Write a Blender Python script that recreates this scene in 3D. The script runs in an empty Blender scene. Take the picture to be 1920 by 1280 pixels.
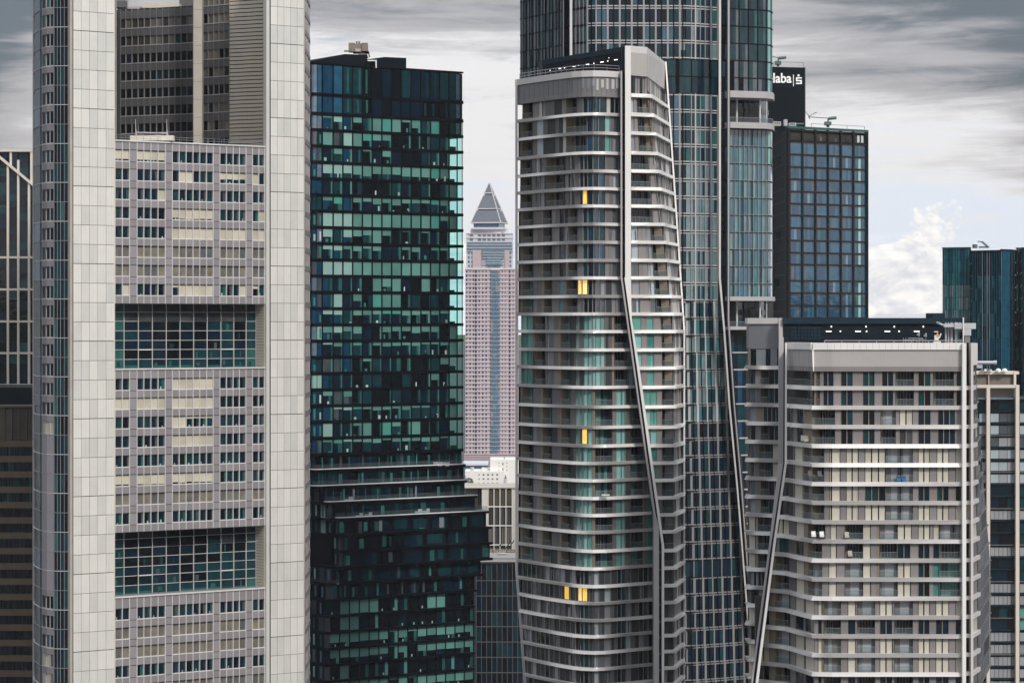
import bpy, math, random
from math import radians, sin, cos, pi
C = bpy.context.scene
COL = C.collection
rnd = random.Random(7)
# ------------------------------------------------------------------ camera
F, CX, CY, H = 5400.0, 960.0, 605.0, 125.0       # focal length, principal point (photo pixels), eye height in metres
cd = bpy.data.cameras.new('camera'); cam = bpy.data.objects.new('camera', cd); COL.objects.link(cam)
cam.location = (0, 0, H); cam.rotation_euler = (pi/2, 0, 0)
cd.sensor_width = 36; cd.lens = 36*F/1920; cd.shift_y = -(640-CY)/1920
cd.clip_start = 1; cd.clip_end = 60000
C.camera = cam
# ------------------------------------------------------------------ world and sun
SUN_EL, SUN_AZ = radians(38), radians(150)
w = bpy.data.worlds.new('World'); C.world = w; w.use_nodes = True
nt = w.node_tree; nt.nodes.clear()
def N(t, **k):
    n = nt.nodes.new(t)
    for a, b in k.items(): setattr(n, a, b)
    return n
def L(a, b): nt.links.new(a, b)
def math_(op, a, b=None, c=None, clamp=False):
    n = N('ShaderNodeMath', operation=op); n.use_clamp = clamp
    for i, v in enumerate((a, b, c)):
        if v is None: continue
        if isinstance(v, (int, float)): n.inputs[i].default_value = v
        else: L(v, n.inputs[i])
    return n.outputs[0]
def mixc(f, a, b):
    n = N('ShaderNodeMix', data_type='RGBA')
    if isinstance(f, (int, float)): n.inputs[0].default_value = f
    else: L(f, n.inputs[0])
    for i, v in ((6, a), (7, b)):
        if isinstance(v, tuple): n.inputs[i].default_value = (*v, 1)
        else: L(v, n.inputs[i])
    return n.outputs[2]
def smooth(v, a, b):
    n = N('ShaderNodeMapRange', interpolation_type='SMOOTHSTEP')
    L(v, n.inputs[0]); n.inputs[1].default_value = a; n.inputs[2].default_value = b
    return n.outputs[0]
tc = N('ShaderNodeTexCoord')
sep = N('ShaderNodeSeparateXYZ'); L(tc.outputs['Generated'], sep.inputs[0])
dx, dy, dz = sep.outputs
def noise(sc, scale, detail=5, rough=.55, dist=0.0, off=(0, 0, 0)):
    m = N('ShaderNodeMapping'); L(tc.outputs['Generated'], m.inputs[0])
    m.inputs['Scale'].default_value = sc; m.inputs['Location'].default_value = off
    n = N('ShaderNodeTexNoise'); L(m.outputs[0], n.inputs[0])
    n.inputs['Scale'].default_value = scale; n.inputs['Detail'].default_value = detail
    n.inputs['Roughness'].default_value = rough; n.inputs['Distortion'].default_value = dist
    return n.outputs[0]
streak = noise((1, 1, 11), 5.2, 8, .58, .5, (.3, 0, 1.7))      # long flat banks of stratus
fine = noise((1, 1, 5.5), 20, 9, .64, .6, (2, 0, .6))
puff = noise((1, 1, 1.6), 26, 12, .60, .5, (.2, 0, .9))          # cumulus
puff_up = noise((1, 1, 1.6), 26, 12, .60, .5, (.2+.0015, 0, .9+.0042))   # the same a little higher: lights the tops
# elevation with the banks pushed about by the noise; darker cloud at both sides also paints in a vignette
e = math_('ADD', dz, math_('MULTIPLY', math_('SUBTRACT', streak, .5), .13))
e = math_('ADD', e, math_('MULTIPLY', math_('SUBTRACT', fine, .5), .05))
side = math_('ADD', math_('MULTIPLY', math_('MAXIMUM', math_('SUBTRACT', dx, .07), 0.0), .42), math_('MULTIPLY', math_('MAXIMUM', math_('SUBTRACT', math_('MULTIPLY', dx, -1.0), .125), 0.0), 1.1))
es = math_('ADD', e, side)
low = mixc(smooth(e, .0, .03), (.93, .94, .97), (.72, .77, .87))
mid = mixc(smooth(e, .035, .060), low, (.80, .78, .795))
band_ = mixc(smooth(fine, .52, .72), mid, (.56, .585, .67))
mid2 = mixc(smooth(dz, .045, .062), mid, band_)
grey = mixc(smooth(es, .086, .118), mid2, (.42, .40, .425))
hi = mixc(smooth(es, .115, .145), grey, (.10, .118, .15))
# the low cumulus bank
cm = smooth(math_('ADD', math_('ADD', puff, math_('MULTIPLY', dx, .62)), math_('MULTIPLY', dz, -3.6)), .455, .49)
lit = math_('ADD', .5, math_('MULTIPLY', math_('SUBTRACT', puff, puff_up), 9.0), clamp=True)
cl = mixc(cm, hi, mixc(lit, (.70, .71, .76), (1.0, .98, .96)))
# overhead: even bright overcast
over = mixc(smooth(dz, .16, .45), cl, (.92, .95, 1.0))
sky = N('ShaderNodeTexSky', sky_type='NISHITA'); sky.sun_disc = False
sky.sun_elevation = SUN_EL; sky.sun_rotation = SUN_AZ
sky.air_density = 1.2; sky.dust_density = 2
skyb = N('ShaderNodeVectorMath', operation='SCALE'); L(sky.outputs[0], skyb.inputs[0]); skyb.inputs['Scale'].default_value = .09
clb = N('ShaderNodeVectorMath', operation='SCALE'); L(over, clb.inputs[0]); clb.inputs['Scale'].default_value = 1.0
tot = mixc(.86, skyb.outputs[0], clb.outputs[0])
bg = N('ShaderNodeBackground'); L(tot, bg.inputs[0]); bg.inputs[1].default_value = 1.12
out = N('ShaderNodeOutputWorld'); L(bg.outputs[0], out.inputs[0])
sd = bpy.data.lights.new('sun', 'SUN'); sd.energy = 2.3; sd.angle = radians(9); sd.color = (1, .95, .88)
so = bpy.data.objects.new('sun', sd); COL.objects.link(so)
from mathutils import Vector
dirv = Vector((sin(SUN_AZ)*cos(SUN_EL), cos(SUN_AZ)*cos(SUN_EL), sin(SUN_EL)))
so.rotation_euler = dirv.to_track_quat('Z', 'Y').to_euler(); so.location = dirv*400+Vector((0, 0, 200))
C.view_settings.view_transform = 'Standard'; C.view_settings.look = 'None'
C.view_settings.exposure = 0.08; C.view_settings.gamma = 1
C.cycles.max_bounces = 6; C.cycles.glossy_bounces = 3; C.cycles.diffuse_bounces = 3; C.cycles.transparent_max_bounces = 12
# ------------------------------------------------------------------ materials
MATS = {}
def mat(name, col, rough=.6, metal=0.0, ior=1.5, vary=.12, vs=.35, streaks=0.0, bump=0.0, bs=.6, coat=0.0, emit=None, alpha=None, louver=None):
    m = bpy.data.materials.new(name); m.use_nodes = True; t = m.node_tree; b = t.nodes['Principled BSDF']
    b.inputs['Roughness'].default_value = rough; b.inputs['Metallic'].default_value = metal; b.inputs['IOR'].default_value = ior
    if coat: b.inputs['Coat Weight'].default_value = coat; b.inputs['Coat Roughness'].default_value = .03
    geo = t.nodes.new('ShaderNodeNewGeometry')
    def nz(scale, sc=(1, 1, 1), det=4):
        mp = t.nodes.new('ShaderNodeMapping'); t.links.new(geo.outputs['Position'], mp.inputs[0]); mp.inputs['Scale'].default_value = sc
        n = t.nodes.new('ShaderNodeTexNoise'); t.links.new(mp.outputs[0], n.inputs[0]); n.inputs['Scale'].default_value = scale; n.inputs['Detail'].default_value = det
        return n.outputs[0]
    src = nz(vs)
    if streaks:
        a = t.nodes.new('ShaderNodeMath'); a.operation = 'MULTIPLY_ADD'
        t.links.new(nz(1.0, (2.2, 2.2, .06)), a.inputs[0]); a.inputs[1].default_value = streaks
        t.links.new(src, a.inputs[2]); src = a.outputs[0]
    mr = t.nodes.new('ShaderNodeMapRange'); t.links.new(src, mr.inputs[0])
    mr.inputs[1].default_value = .25; mr.inputs[2].default_value = .8+streaks; mr.inputs[3].default_value = 1-vary; mr.inputs[4].default_value = 1+vary
    val = mr.outputs[0]
    if louver:                                    # fine horizontal or vertical ribbing of the sheet itself
        wv = t.nodes.new('ShaderNodeTexWave'); wv.bands_direction = louver[0]; t.links.new(geo.outputs['Position'], wv.inputs[0])
        wv.inputs['Scale'].default_value = louver[1]; wv.inputs['Distortion'].default_value = 0
        mm = t.nodes.new('ShaderNodeMapRange'); t.links.new(wv.outputs[1], mm.inputs[0]); mm.inputs[3].default_value = 1-louver[2]; mm.inputs[4].default_value = 1
        mu = t.nodes.new('ShaderNodeMath'); mu.operation = 'MULTIPLY'; t.links.new(val, mu.inputs[0]); t.links.new(mm.outputs[0], mu.inputs[1]); val = mu.outputs[0]
    vm = t.nodes.new('ShaderNodeVectorMath'); vm.operation = 'SCALE'; vm.inputs[0].default_value = col; t.links.new(val, vm.inputs['Scale'])
    t.links.new(vm.outputs[0], b.inputs['Base Color'])
    if bump:
        bp = t.nodes.new('ShaderNodeBump'); bp.inputs['Strength'].default_value = bump; bp.inputs['Distance'].default_value = .05
        t.links.new(nz(bs, det=2), bp.inputs['Height']); t.links.new(bp.outputs[0], b.inputs['Normal'])
    if emit:
        b.inputs['Emission Color'].default_value = (*emit[0], 1); b.inputs['Emission Strength'].default_value = emit[1]
        if name.startswith('lit_'):                  # folds of the lit curtain
            er = t.nodes.new('ShaderNodeMapRange'); t.links.new(nz(1.6, (3.5, 3.5, .35)), er.inputs[0]); er.inputs[1].default_value = .3; er.inputs[2].default_value = .7
            er.inputs[3].default_value = emit[1]*.45; er.inputs[4].default_value = emit[1]*1.25; t.links.new(er.outputs[0], b.inputs['Emission Strength'])
    if alpha is not None:
        mx = t.nodes.new('ShaderNodeMixShader'); tr = t.nodes.new('ShaderNodeBsdfTransparent'); tr.inputs[0].default_value = (*alpha[1], 1)
        mx.inputs[0].default_value = alpha[0]; o = t.nodes['Material Output']
        t.links.new(tr.outputs[0], mx.inputs[1]); t.links.new(b.outputs[0], mx.inputs[2]); t.links.new(mx.outputs[0], o.inputs[0])
    MATS[name] = m; return m
def glass(name, col, ior=1.42, metal=0.0, rough=.04, vary=.55, vs=.55, bump=.35, **k): return mat(name, col, rough, metal, ior, vary, vs, streaks=.6, bump=bump, bs=.45, **k)  # strong colour noise and streaks stand in for warped reflections
mat('white_panel_a', (.66, .65, .615), .45, vary=.12, streaks=.9, coat=.15)
mat('white_panel_b', (.60, .595, .565), .45, vary=.12, streaks=.9, coat=.15)
mat('white_panel_c', (.71, .695, .655), .45, vary=.10, streaks=.9, coat=.15)
mat('edge_beige', (.42, .38, .33), .6)
mat('joint_dark', (.05, .05, .05), .8)
mat('lilac_panel', (.245, .228, .24), .5, vary=.08, streaks=.4)
mat('lilac_panel_light', (.285, .265, .285), .5, vary=.08, streaks=.4)
mat('mullion_white', (.66, .64, .62), .4)
mat('sill_white', (.70, .68, .66), .4)
mat('slot_dark', (.03, .03, .035), .6)
mat('louver_beige', (.64, .58, .49), .6, streaks=.4, vary=.1)
mat('inner_grey', (.10, .10, .105), .6)
mat('inner_dark', (.03, .028, .026), .7)
mat('blind_cream', (.56, .52, .42), .7, vary=.1, coat=.3)
mat('blind_cream_b', (.48, .44, .35), .7, vary=.14, coat=.3)
mat('blind_brown', (.19, .17, .135), .6, vary=.35, vs=.5, coat=.6)
mat('blind_brown_b', (.13, .125, .11), .6, vary=.35, vs=.5, coat=.6)
mat('blind_grey', (.10, .105, .115), .6, vary=.3, coat=.6)
glass('glass_black', (.004, .007, .010))
glass('glass_navy', (.005, .016, .030))
glass('glass_petrol', (.008, .040, .050))
glass('glass_teal', (.026, .105, .10))
glass('glass_teal_mid', (.055, .20, .185))
glass('glass_slate', (.07, .085, .10), ior=1.75)
glass('glass_sky', (.14, .20, .27), ior=1.75)
glass('glass_blue', (.007, .050, .105), ior=1.75)
glass('glass_blue_b', (.02, .095, .165), ior=1.75)
glass('glass_silver', (.15, .22, .235), ior=1.8)
glass('mirror_blue', (.012, .085, .135), ior=1.9)
glass('mirror_teal', (.03, .16, .17), ior=1.8)
glass('glass_brown', (.035, .03, .024))
mat('blind_teal', (.115, .30, .268), .6, vary=.10, vs=.3, coat=.7)
mat('blind_teal_b', (.085, .235, .21), .6, vary=.16, vs=.3, coat=.7)
mat('blind_teal_green', (.06, .30, .25), .6, vary=.12, vs=.3, coat=.7)
mat('blind_aqua_pale', (.27, .46, .43), .6, vary=.10, coat=.7)
mat('interior_light', (.30, .46, .43), .7)
mat('interior_white', (.55, .60, .60), .7)
mat('black_metal', (.003, .004, .008), .45, vary=.2, ior=1.2)
mat('black_roof', (.004, .008, .014), .6, ior=1.2)
mat('slab_edge', (.80, .82, .83), .5)
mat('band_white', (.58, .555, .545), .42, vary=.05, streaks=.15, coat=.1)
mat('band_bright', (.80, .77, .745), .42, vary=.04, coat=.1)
mat('pillar_grey', (.42, .40, .41), .5, vary=.05, streaks=.2)
mat('panel_grey', (.115, .11, .112), .5, vary=.15)
mat('panel_grey_b', (.19, .18, .18), .5, vary=.15)
mat('panel_dark', (.04, .042, .045), .6, ior=1.3, vary=.2)
mat('panel_taupe', (.225, .205, .205), .5, vary=.08)
mat('panel_taupe_b', (.19, .172, .17), .5, vary=.08)
mat('panel_light', (.46, .44, .43), .5, vary=.1)
mat('wall_beige', (.21, .17, .125), .6, vary=.15)
mat('curtain_pale', (.36, .42, .46), .7, coat=.5)
mat('curtain_teal', (.085, .28, .245), .6, vary=.35, vs=.6, streaks=.8, coat=.6)
mat('curtain_aqua', (.20, .42, .40), .6, vary=.15, coat=.6)
mat('curtain_grey', (.22, .235, .26), .6, vary=.2, coat=.6)
mat('shutter_cream', (.52, .49, .415), .6, vary=.08)
mat('shutter_cream_b', (.43, .405, .34), .6, vary=.08)
mat('shutter_pale', (.40, .41, .43), .6, vary=.08)
mat('shutter_shadow', (.30, .31, .33), .6, vary=.1)  # light grey of shutters, blinds and balcony panels
mat('soffit_dark', (.03, .027, .025), .8)
mat('mesh_grey', (.19, .185, .195), .55, vary=.08, streaks=.2, louver=('X', 1.1, .18))
mat('mesh_slate', (.20, .20, .22), .55, vary=.08, louver=('X', 1.1, .2))
mat('mesh_beige', (.43, .405, .39), .55, vary=.05, louver=('X', 1.1, .12))
mat('penthouse_dark', (.005, .011, .019), .6, vary=.2, ior=1.25)
mat('penthouse_fascia', (.010, .026, .040), .6, ior=1.25)
mat('rail_metal', (.32, .33, .35), .4, .4)
mat('lamp_warm', (1, .9, .75), emit=((1, .93, .82), 2.2))
mat('lit_amber', (.9, .6, .15), emit=((1.0, .55, .06), .62))
mat('lit_amber_pale', (.9, .65, .25), emit=((1.0, .68, .20), .75))
mat('brown_frame', (.022, .018, .017), .7, vary=.15, ior=1.2)
mat('grid_grey', (.45, .44, .46), .5)
mat('grid_dim', (.22, .215, .22), .5)
mat('dark_side', (.004, .007, .011), .6, ior=1.15)
mat('dark_cladding', (.006, .011, .015), .7, ior=1.15, louver=('X', .55, .4))
mat('edge_teal', (.02, .085, .08), .4)
mat('sign_white', (.85, .85, .85), .5, emit=((1, 1, 1), .18))
mat('pink_stone', (.50, .40, .425), .7, vary=.06)
mat('pink_stone_pale', (.70, .63, .65), .7, vary=.05)
mat('grey_stone_far', (.56, .57, .62), .6)
mat('roof_slate_far', (.17, .20, .245), .45, vary=.1, louver=('Z', .35, .45))
glass('glass_far', (.12, .18, .24))
glass('glass_far_blue', (.09, .18, .26))
mat('cream_frame', (.70, .63, .55), .55, vary=.05)
mat('cream_wall', (.72, .68, .62), .6, vary=.05)
mat('white_wall', (.82, .80, .76), .6, vary=.03)
mat('brown_glass', (.10, .08, .06), .15, vary=.2)
mat('bronze_spandrel', (.13, .09, .055), .5, vary=.15)
mat('bronze_glass', (.05, .04, .03), .25, vary=.2)
mat('stone_sand', (.47, .43, .38), .6)
mat('taupe_screen', (.20, .17, .14), .6)
mat('concrete', (.30, .29, .28), .8, vary=.15)
mat('crane_grey', (.20, .22, .22), .5, vary=.2)
mat('crane_green', (.09, .15, .14), .5, vary=.2)
mat('crane_pale', (.48, .49, .51), .5, vary=.15)
mat('crane_brown', (.24, .20, .16), .6, vary=.3)
mat('orange_paint', (.75, .30, .03), .5)
mat('leaf_green', (.05, .08, .03), .8)
mat('bark', (.10, .07, .05), .9)
mat('cushion_blue', (.03, .18, .40), .8)
mat('asphalt', (.05, .05, .052), .85, vary=.2, vs=.02)
mat('balustrade_glass', (.16, .19, .20), .15, 0, 1.4, .1, alpha=(.28, (.80, .88, .90)))
mat('clear_teal_glass', (.10, .35, .32), .05, 0, 1.5, .05, alpha=(.12, (.50, .92, .85)))
# ------------------------------------------------------------------ geometry helpers
def X(px, D): return (px-CX)/F*D
def Z(py, D): return H+(CY-py)/F*D
def P(px, D): return (X(px, D), D)
def lineD(a, b, px):
    (ax, ay), (bx, by) = P(*a), P(*b); k = (px-CX)/F
    t = (k*ay-ax)/((bx-ax)-k*(by-ay)); return ay+t*(by-ay)
def interp(tab, v):
    if v <= tab[0][0]: return tab[0][1]
    for (a, x), (b, y) in zip(tab, tab[1:]):
        if v <= b: return x+(y-x)*(v-a)/(b-a)
    return tab[-1][1]
class Surf:
    def __init__(s, nodes=None, xy=None, fn=None, cl=None, cr=None):
        s.fn = fn; s.nodes = xy if xy else ([P(*n) for n in nodes] if nodes else None); s.cl = cl; s.cr = cr
    def nd(s, z): return s.fn(z) if s.fn else s.nodes
    def n(s): return len(s.nd(H))-1
    def at(s, u, z, off=0.0):
        nd = s.nd(z); n = len(nd)-1
        def nrm(i):
            i = max(0, min(n-1, i)); ex, ey = nd[i+1][0]-nd[i][0], nd[i+1][1]-nd[i][1]; l = math.hypot(ex, ey) or 1
            return (ey/l, -ex/l)
        i = max(0, min(n-1, int(u+1e-7))); t = u-i
        x = nd[i][0]+(nd[i+1][0]-nd[i][0])*t; y = nd[i][1]+(nd[i+1][1]-nd[i][1])*t
        a = nrm(i)
        if abs(t) < 1e-5 and i > 0:
            b = nrm(i-1); k = 1+a[0]*b[0]+a[1]*b[1]; a = ((a[0]+b[0])/k, (a[1]+b[1])/k)
        return (x+a[0]*off, y+a[1]*off, z)
    def seglen(s, u, z=H):
        nd = s.nd(z); i = max(0, min(len(nd)-2, int(u+1e-7))); return math.hypot(nd[i+1][0]-nd[i][0], nd[i+1][1]-nd[i][1])
    def u(s, px, z=H):
        nd = s.nd(z); k = (px-CX)/F
        for i in range(len(nd)-1):
            (ax, ay), (bx, by) = nd[i], nd[i+1]
            pa, pb = ax/ay, bx/by
            if k <= pb+1e-9 or i == len(nd)-2:
                d = (bx-ax)-k*(by-ay)
                if abs(d) < 1e-9: return float(i)
                return i+max(-1.0 if i == 0 else 0.0, min(2.0 if i == len(nd)-2 else 1.0, (k*ay-ax)/d))
    def D(s, px, z=H): return s.at(s.u(px, z), z)[1]
    def z(s, py, px):
        return Z(py, s.D(px))
    def clip(s, u, z):
        if s.cl: u = max(u, s.cl(z))
        if s.cr: u = min(u, s.cr(z))
        return u
    def segs(s, a, b):
        r = [a]+[float(i) for i in range(math.ceil(a+1e-6), math.floor(b-1e-6)+1)]+[b]
        return [(r[i], r[i+1]) for i in range(len(r)-1) if r[i+1]-r[i] > 1e-7]
class MB:
    def __init__(s): s.v = []; s.f = []; s.m = []; s.mats = []
    def mi(s, m):
        if m not in s.mats: s.mats.append(m)
        return s.mats.index(m)
    def quad(s, pts, m):
        k = len(s.v); s.v += [tuple(p) for p in pts]; s.f.append(tuple(range(k, k+len(pts)))); s.m.append(s.mi(m)); return s
    def cell(s, S, u0, u1, z0, z1, off, m):
        for a, b in S.segs(u0, u1):
            a0, b0, a1, b1 = S.clip(a, z0), S.clip(b, z0), S.clip(a, z1), S.clip(b, z1)
            if b0-a0 < 1e-6 and b1-a1 < 1e-6: continue
            s.quad([S.at(a0, z0, off), S.at(b0, z0, off), S.at(b1, z1, off), S.at(a1, z1, off)], m)
        return s
    def slab(s, S, u0, u1, z0, z1, o0, o1, m, tilt=None, sub=1):
        sg = S.segs(u0, u1)
        if sub > 1: sg = [(a+(b-a)*i/sub, a+(b-a)*(i+1)/sub) for a, b in sg for i in range(sub)]
        if not sg: return s
        first = last = None
        for a, b in sg:
            a0, b0, a1, b1 = S.clip(a, z0), S.clip(b, z0), S.clip(a, z1), S.clip(b, z1)
            if b0-a0 < 1e-6 and b1-a1 < 1e-6: continue
            def o(u): return (o1, o1) if not tilt else tilt(u)
            (ob, ot), (pb, pt) = o(a), o(b)
            A = S.at(a0, z0, ob); B = S.at(b0, z0, pb); Cc = S.at(b1, z1, pt); Dd = S.at(a1, z1, ot)
            A_ = S.at(a0, z0, o0); B_ = S.at(b0, z0, o0); C_ = S.at(b1, z1, o0); D_ = S.at(a1, z1, o0)
            s.quad([A, B, Cc, Dd], m); s.quad([Dd, Cc, C_, D_], m); s.quad([A_, B_, B, A], m)
            if first is None: first = [A_, A, Dd, D_]
            last = [B, B_, C_, Cc]
        if first: s.quad(first, m); s.quad(last, m)
        return s
    def bar(s, S, u, wid, z0, z1, o0, o1, m):
        d = wid/2/max(.01, S.seglen(u)); lo, hi = int(u+1e-7), int(u+1e-7)+1
        a, b = u-d, u+d
        if abs(u-round(u)) > 1e-5: a, b = max(a, lo+1e-6), min(b, hi-1e-6)
        c0 = S.clip(u, (z0+z1)/2)
        if abs(c0-u) > 1e-6: return s
        A, B = S.at(a, z0, o0), S.at(b, z0, o0); A1, B1 = S.at(a, z0, o1), S.at(b, z0, o1)
        up = lambda p: (p[0], p[1], z1)
        s.quad([A1, B1, up(B1), up(A1)], m); s.quad([A, A1, up(A1), up(A)], m); s.quad([B1, B, up(B), up(B1)], m)
        s.quad([up(A1), up(B1), up(B), up(A)], m); s.quad([A, B, B1, A1], m)
        return s
    def hexa(s, b, t, m):
        s.quad([b[3], b[2], b[1], b[0]], m); s.quad(t, m)
        for i in range(4): j = (i+1) % 4; s.quad([b[i], b[j], t[j], t[i]], m)
        return s
    def box(s, x0, x1, y0, y1, z0, z1, m):
        b = [(x0, y0, z0), (x1, y0, z0), (x1, y1, z0), (x0, y1, z0)]
        return s.hexa(b, [(p[0], p[1], z1) for p in b], m)
    def pbox(s, px0, px1, py0, py1, D, dep, m):        # box whose front stands at distance D; py0 is the upper edge
        return s.box(X(px0, D), X(px1, D), D, D+dep, Z(py1, D), Z(py0, D), m)
    def prism(s, poly, z0, z1, m, mtop=None):
        n = len(poly); zt = z1 if isinstance(z1, (list, tuple)) else [z1]*n
        for i in range(n):
            j = (i+1) % n; a, b = poly[i], poly[j]
            s.quad([(a[0], a[1], z0), (b[0], b[1], z0), (b[0], b[1], zt[j]), (a[0], a[1], zt[i])], m)
        s.quad([(p[0], p[1], zt[i]) for i, p in enumerate(poly)], mtop or m)
        s.quad([(p[0], p[1], z0) for p in poly[::-1]], m)
        return s
    def ribbon(s, rows, dep, m):                        # rows: (py, pxa, pxb, D) from the top down
        for r0, r1 in zip(rows, rows[1:]):
            def pts(r, e): return (X(r[1], r[3]), r[3]+e, Z(r[0], r[3])), (X(r[2], r[3]), r[3]+e, Z(r[0], r[3]))
            a, b = pts(r0, 0); c, d = pts(r1, 0); a_, b_ = pts(r0, dep); c_, d_ = pts(r1, dep)
            s.quad([c, d, b, a], m); s.quad([c_, c, a, a_], m); s.quad([d, d_, b_, b], m); s.quad([d_, c_, a_, b_], m)
        a, b = pts(rows[-1], 0); c, d = pts(rows[-1], dep); s.quad([a, c, d, b], m)
        r = rows[0]; a, b = pts(r, 0); c, d = pts(r, dep); s.quad([a, b, d, c], m)
        return s
    def tube(s, a, b, r, m, n=6, r2=None):
        a, b = Vector(a), Vector(b); d = (b-a).normalized(); q = d.to_track_quat('Z', 'Y'); r2 = r if r2 is None else r2
        A = [a+q@Vector((r*cos(2*pi*i/n), r*sin(2*pi*i/n), 0)) for i in range(n)]
        B = [b+q@Vector((r2*cos(2*pi*i/n), r2*sin(2*pi*i/n), 0)) for i in range(n)]
        for i in range(n): j = (i+1) % n; s.quad([A[i], A[j], B[j], B[i]], m)
        s.quad(A[::-1], m); s.quad(B, m); return s
    def ext(s, o):
        k = len(s.v); s.v += o.v; mp = [s.mi(x) for x in o.mats]
        s.f += [tuple(i+k for i in f) for f in o.f]; s.m += [mp[i] for i in o.m]; return s
    def bb(s):
        return [(min(p[i] for p in s.v), max(p[i] for p in s.v)) for i in range(3)]
    def build(s, name, parent=None, label=None, kind=None):
        if not s.f: return None
        me = bpy.data.meshes.new(name); b = s.bb(); c = Vector(((b[0][0]+b[0][1])/2, (b[1][0]+b[1][1])/2, b[2][0]))
        me.from_pydata([(p[0]-c.x, p[1]-c.y, p[2]-c.z) for p in s.v], [], s.f)
        for x in s.mats: me.materials.append(MATS[x])
        me.polygons.foreach_set('material_index', s.m); me.update()
        o = bpy.data.objects.new(name, me); COL.objects.link(o)
        if parent:
            o.parent = parent; q = parent; base = Vector((0, 0, 0))
            while q: base += q.location; q = q.parent
            o.location = c-base
        else: o.location = c
        if label: o['label'] = label
        if kind: o['kind'] = kind
        return o
def thing(name, label, cat, loc, group=None):
    o = bpy.data.objects.new(name, None); COL.objects.link(o); o.location = loc; o.empty_display_size = 2
    o['label'] = label; o['category'] = cat
    if group: o['group'] = group
    return o
def tag(o, label, cat, group=None):
    o['label'] = label; o['category'] = cat
    if group: o['group'] = group
    return o
class Parts:                                             # repeated parts: the hundred that show largest stand alone, the rest make one part
    def __init__(s, name, parent, vis=None, cap=100): s.l = []; s.name = name; s.parent = parent; s.vis = vis or (0, 1920, 0, 1280); s.cap = cap
    def add(s, mb, subs=(), label=None):
        if mb.f: s.l.append((mb, [x for x in subs if x[1].f], label))
    def done(s):
        sc = []
        for r in s.l:
            b = r[0].bb(); D = (b[1][0]+b[1][1])/2; x = CX+(b[0][0]+b[0][1])/2/D*F; y = CY-((b[2][0]+b[2][1])/2-H)/D*F
            a = (b[0][1]-b[0][0])*(b[2][1]-b[2][0])/D/D
            v = s.vis[0] <= x <= s.vis[1] and s.vis[2] <= y <= s.vis[3]
            sc.append((r[2] is None, not v, -a, len(sc)))
        sc.sort(); rest = MB()
        for k, (_, nv, a, i) in enumerate(sc):
            mb, subs, lab = s.l[i]
            if (k < s.cap and not nv) or lab:
                o = mb.build(s.name, s.parent, lab)
                for n, m in subs: m.build(n, o)
            else:
                rest.ext(mb)
                for n, m in subs: rest.ext(m)
        rest.build(s.name, s.parent, None, 'stuff')
def ch(*a):                                              # weighted choice: ch('a',3,'b',1)
    t = sum(a[1::2]); r = rnd.random()*t
    for n, k in zip(a[::2], a[1::2]):
        r -= k
        if r <= 0: return n
    return a[-2]
def railing(name, parent, pts, h, m='rail_metal', step=3.0, r=.05, rails=2):
    mb = MB()
    for a, b in zip(pts, pts[1:]):
        a, b = Vector(a), Vector(b); n = max(1, int((b-a).length/step))
        for k in range(rails): mb.tube(a+Vector((0, 0, h*(k+1)/rails)), b+Vector((0, 0, h*(k+1)/rails)), r, m, 4)
        for i in range(n+1): p = a.lerp(b, i/n); mb.tube(p, p+Vector((0, 0, h)), r, m, 4)
    return mb.build(name, parent)
# ------------------------------------------------------------------ ground
g = MB().quad([(-30000, -30000, 0), (30000, -30000, 0), (30000, 30000, 0), (-30000, 30000, 0)], 'asphalt').build('ground'); g['kind'] = 'structure'
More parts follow.
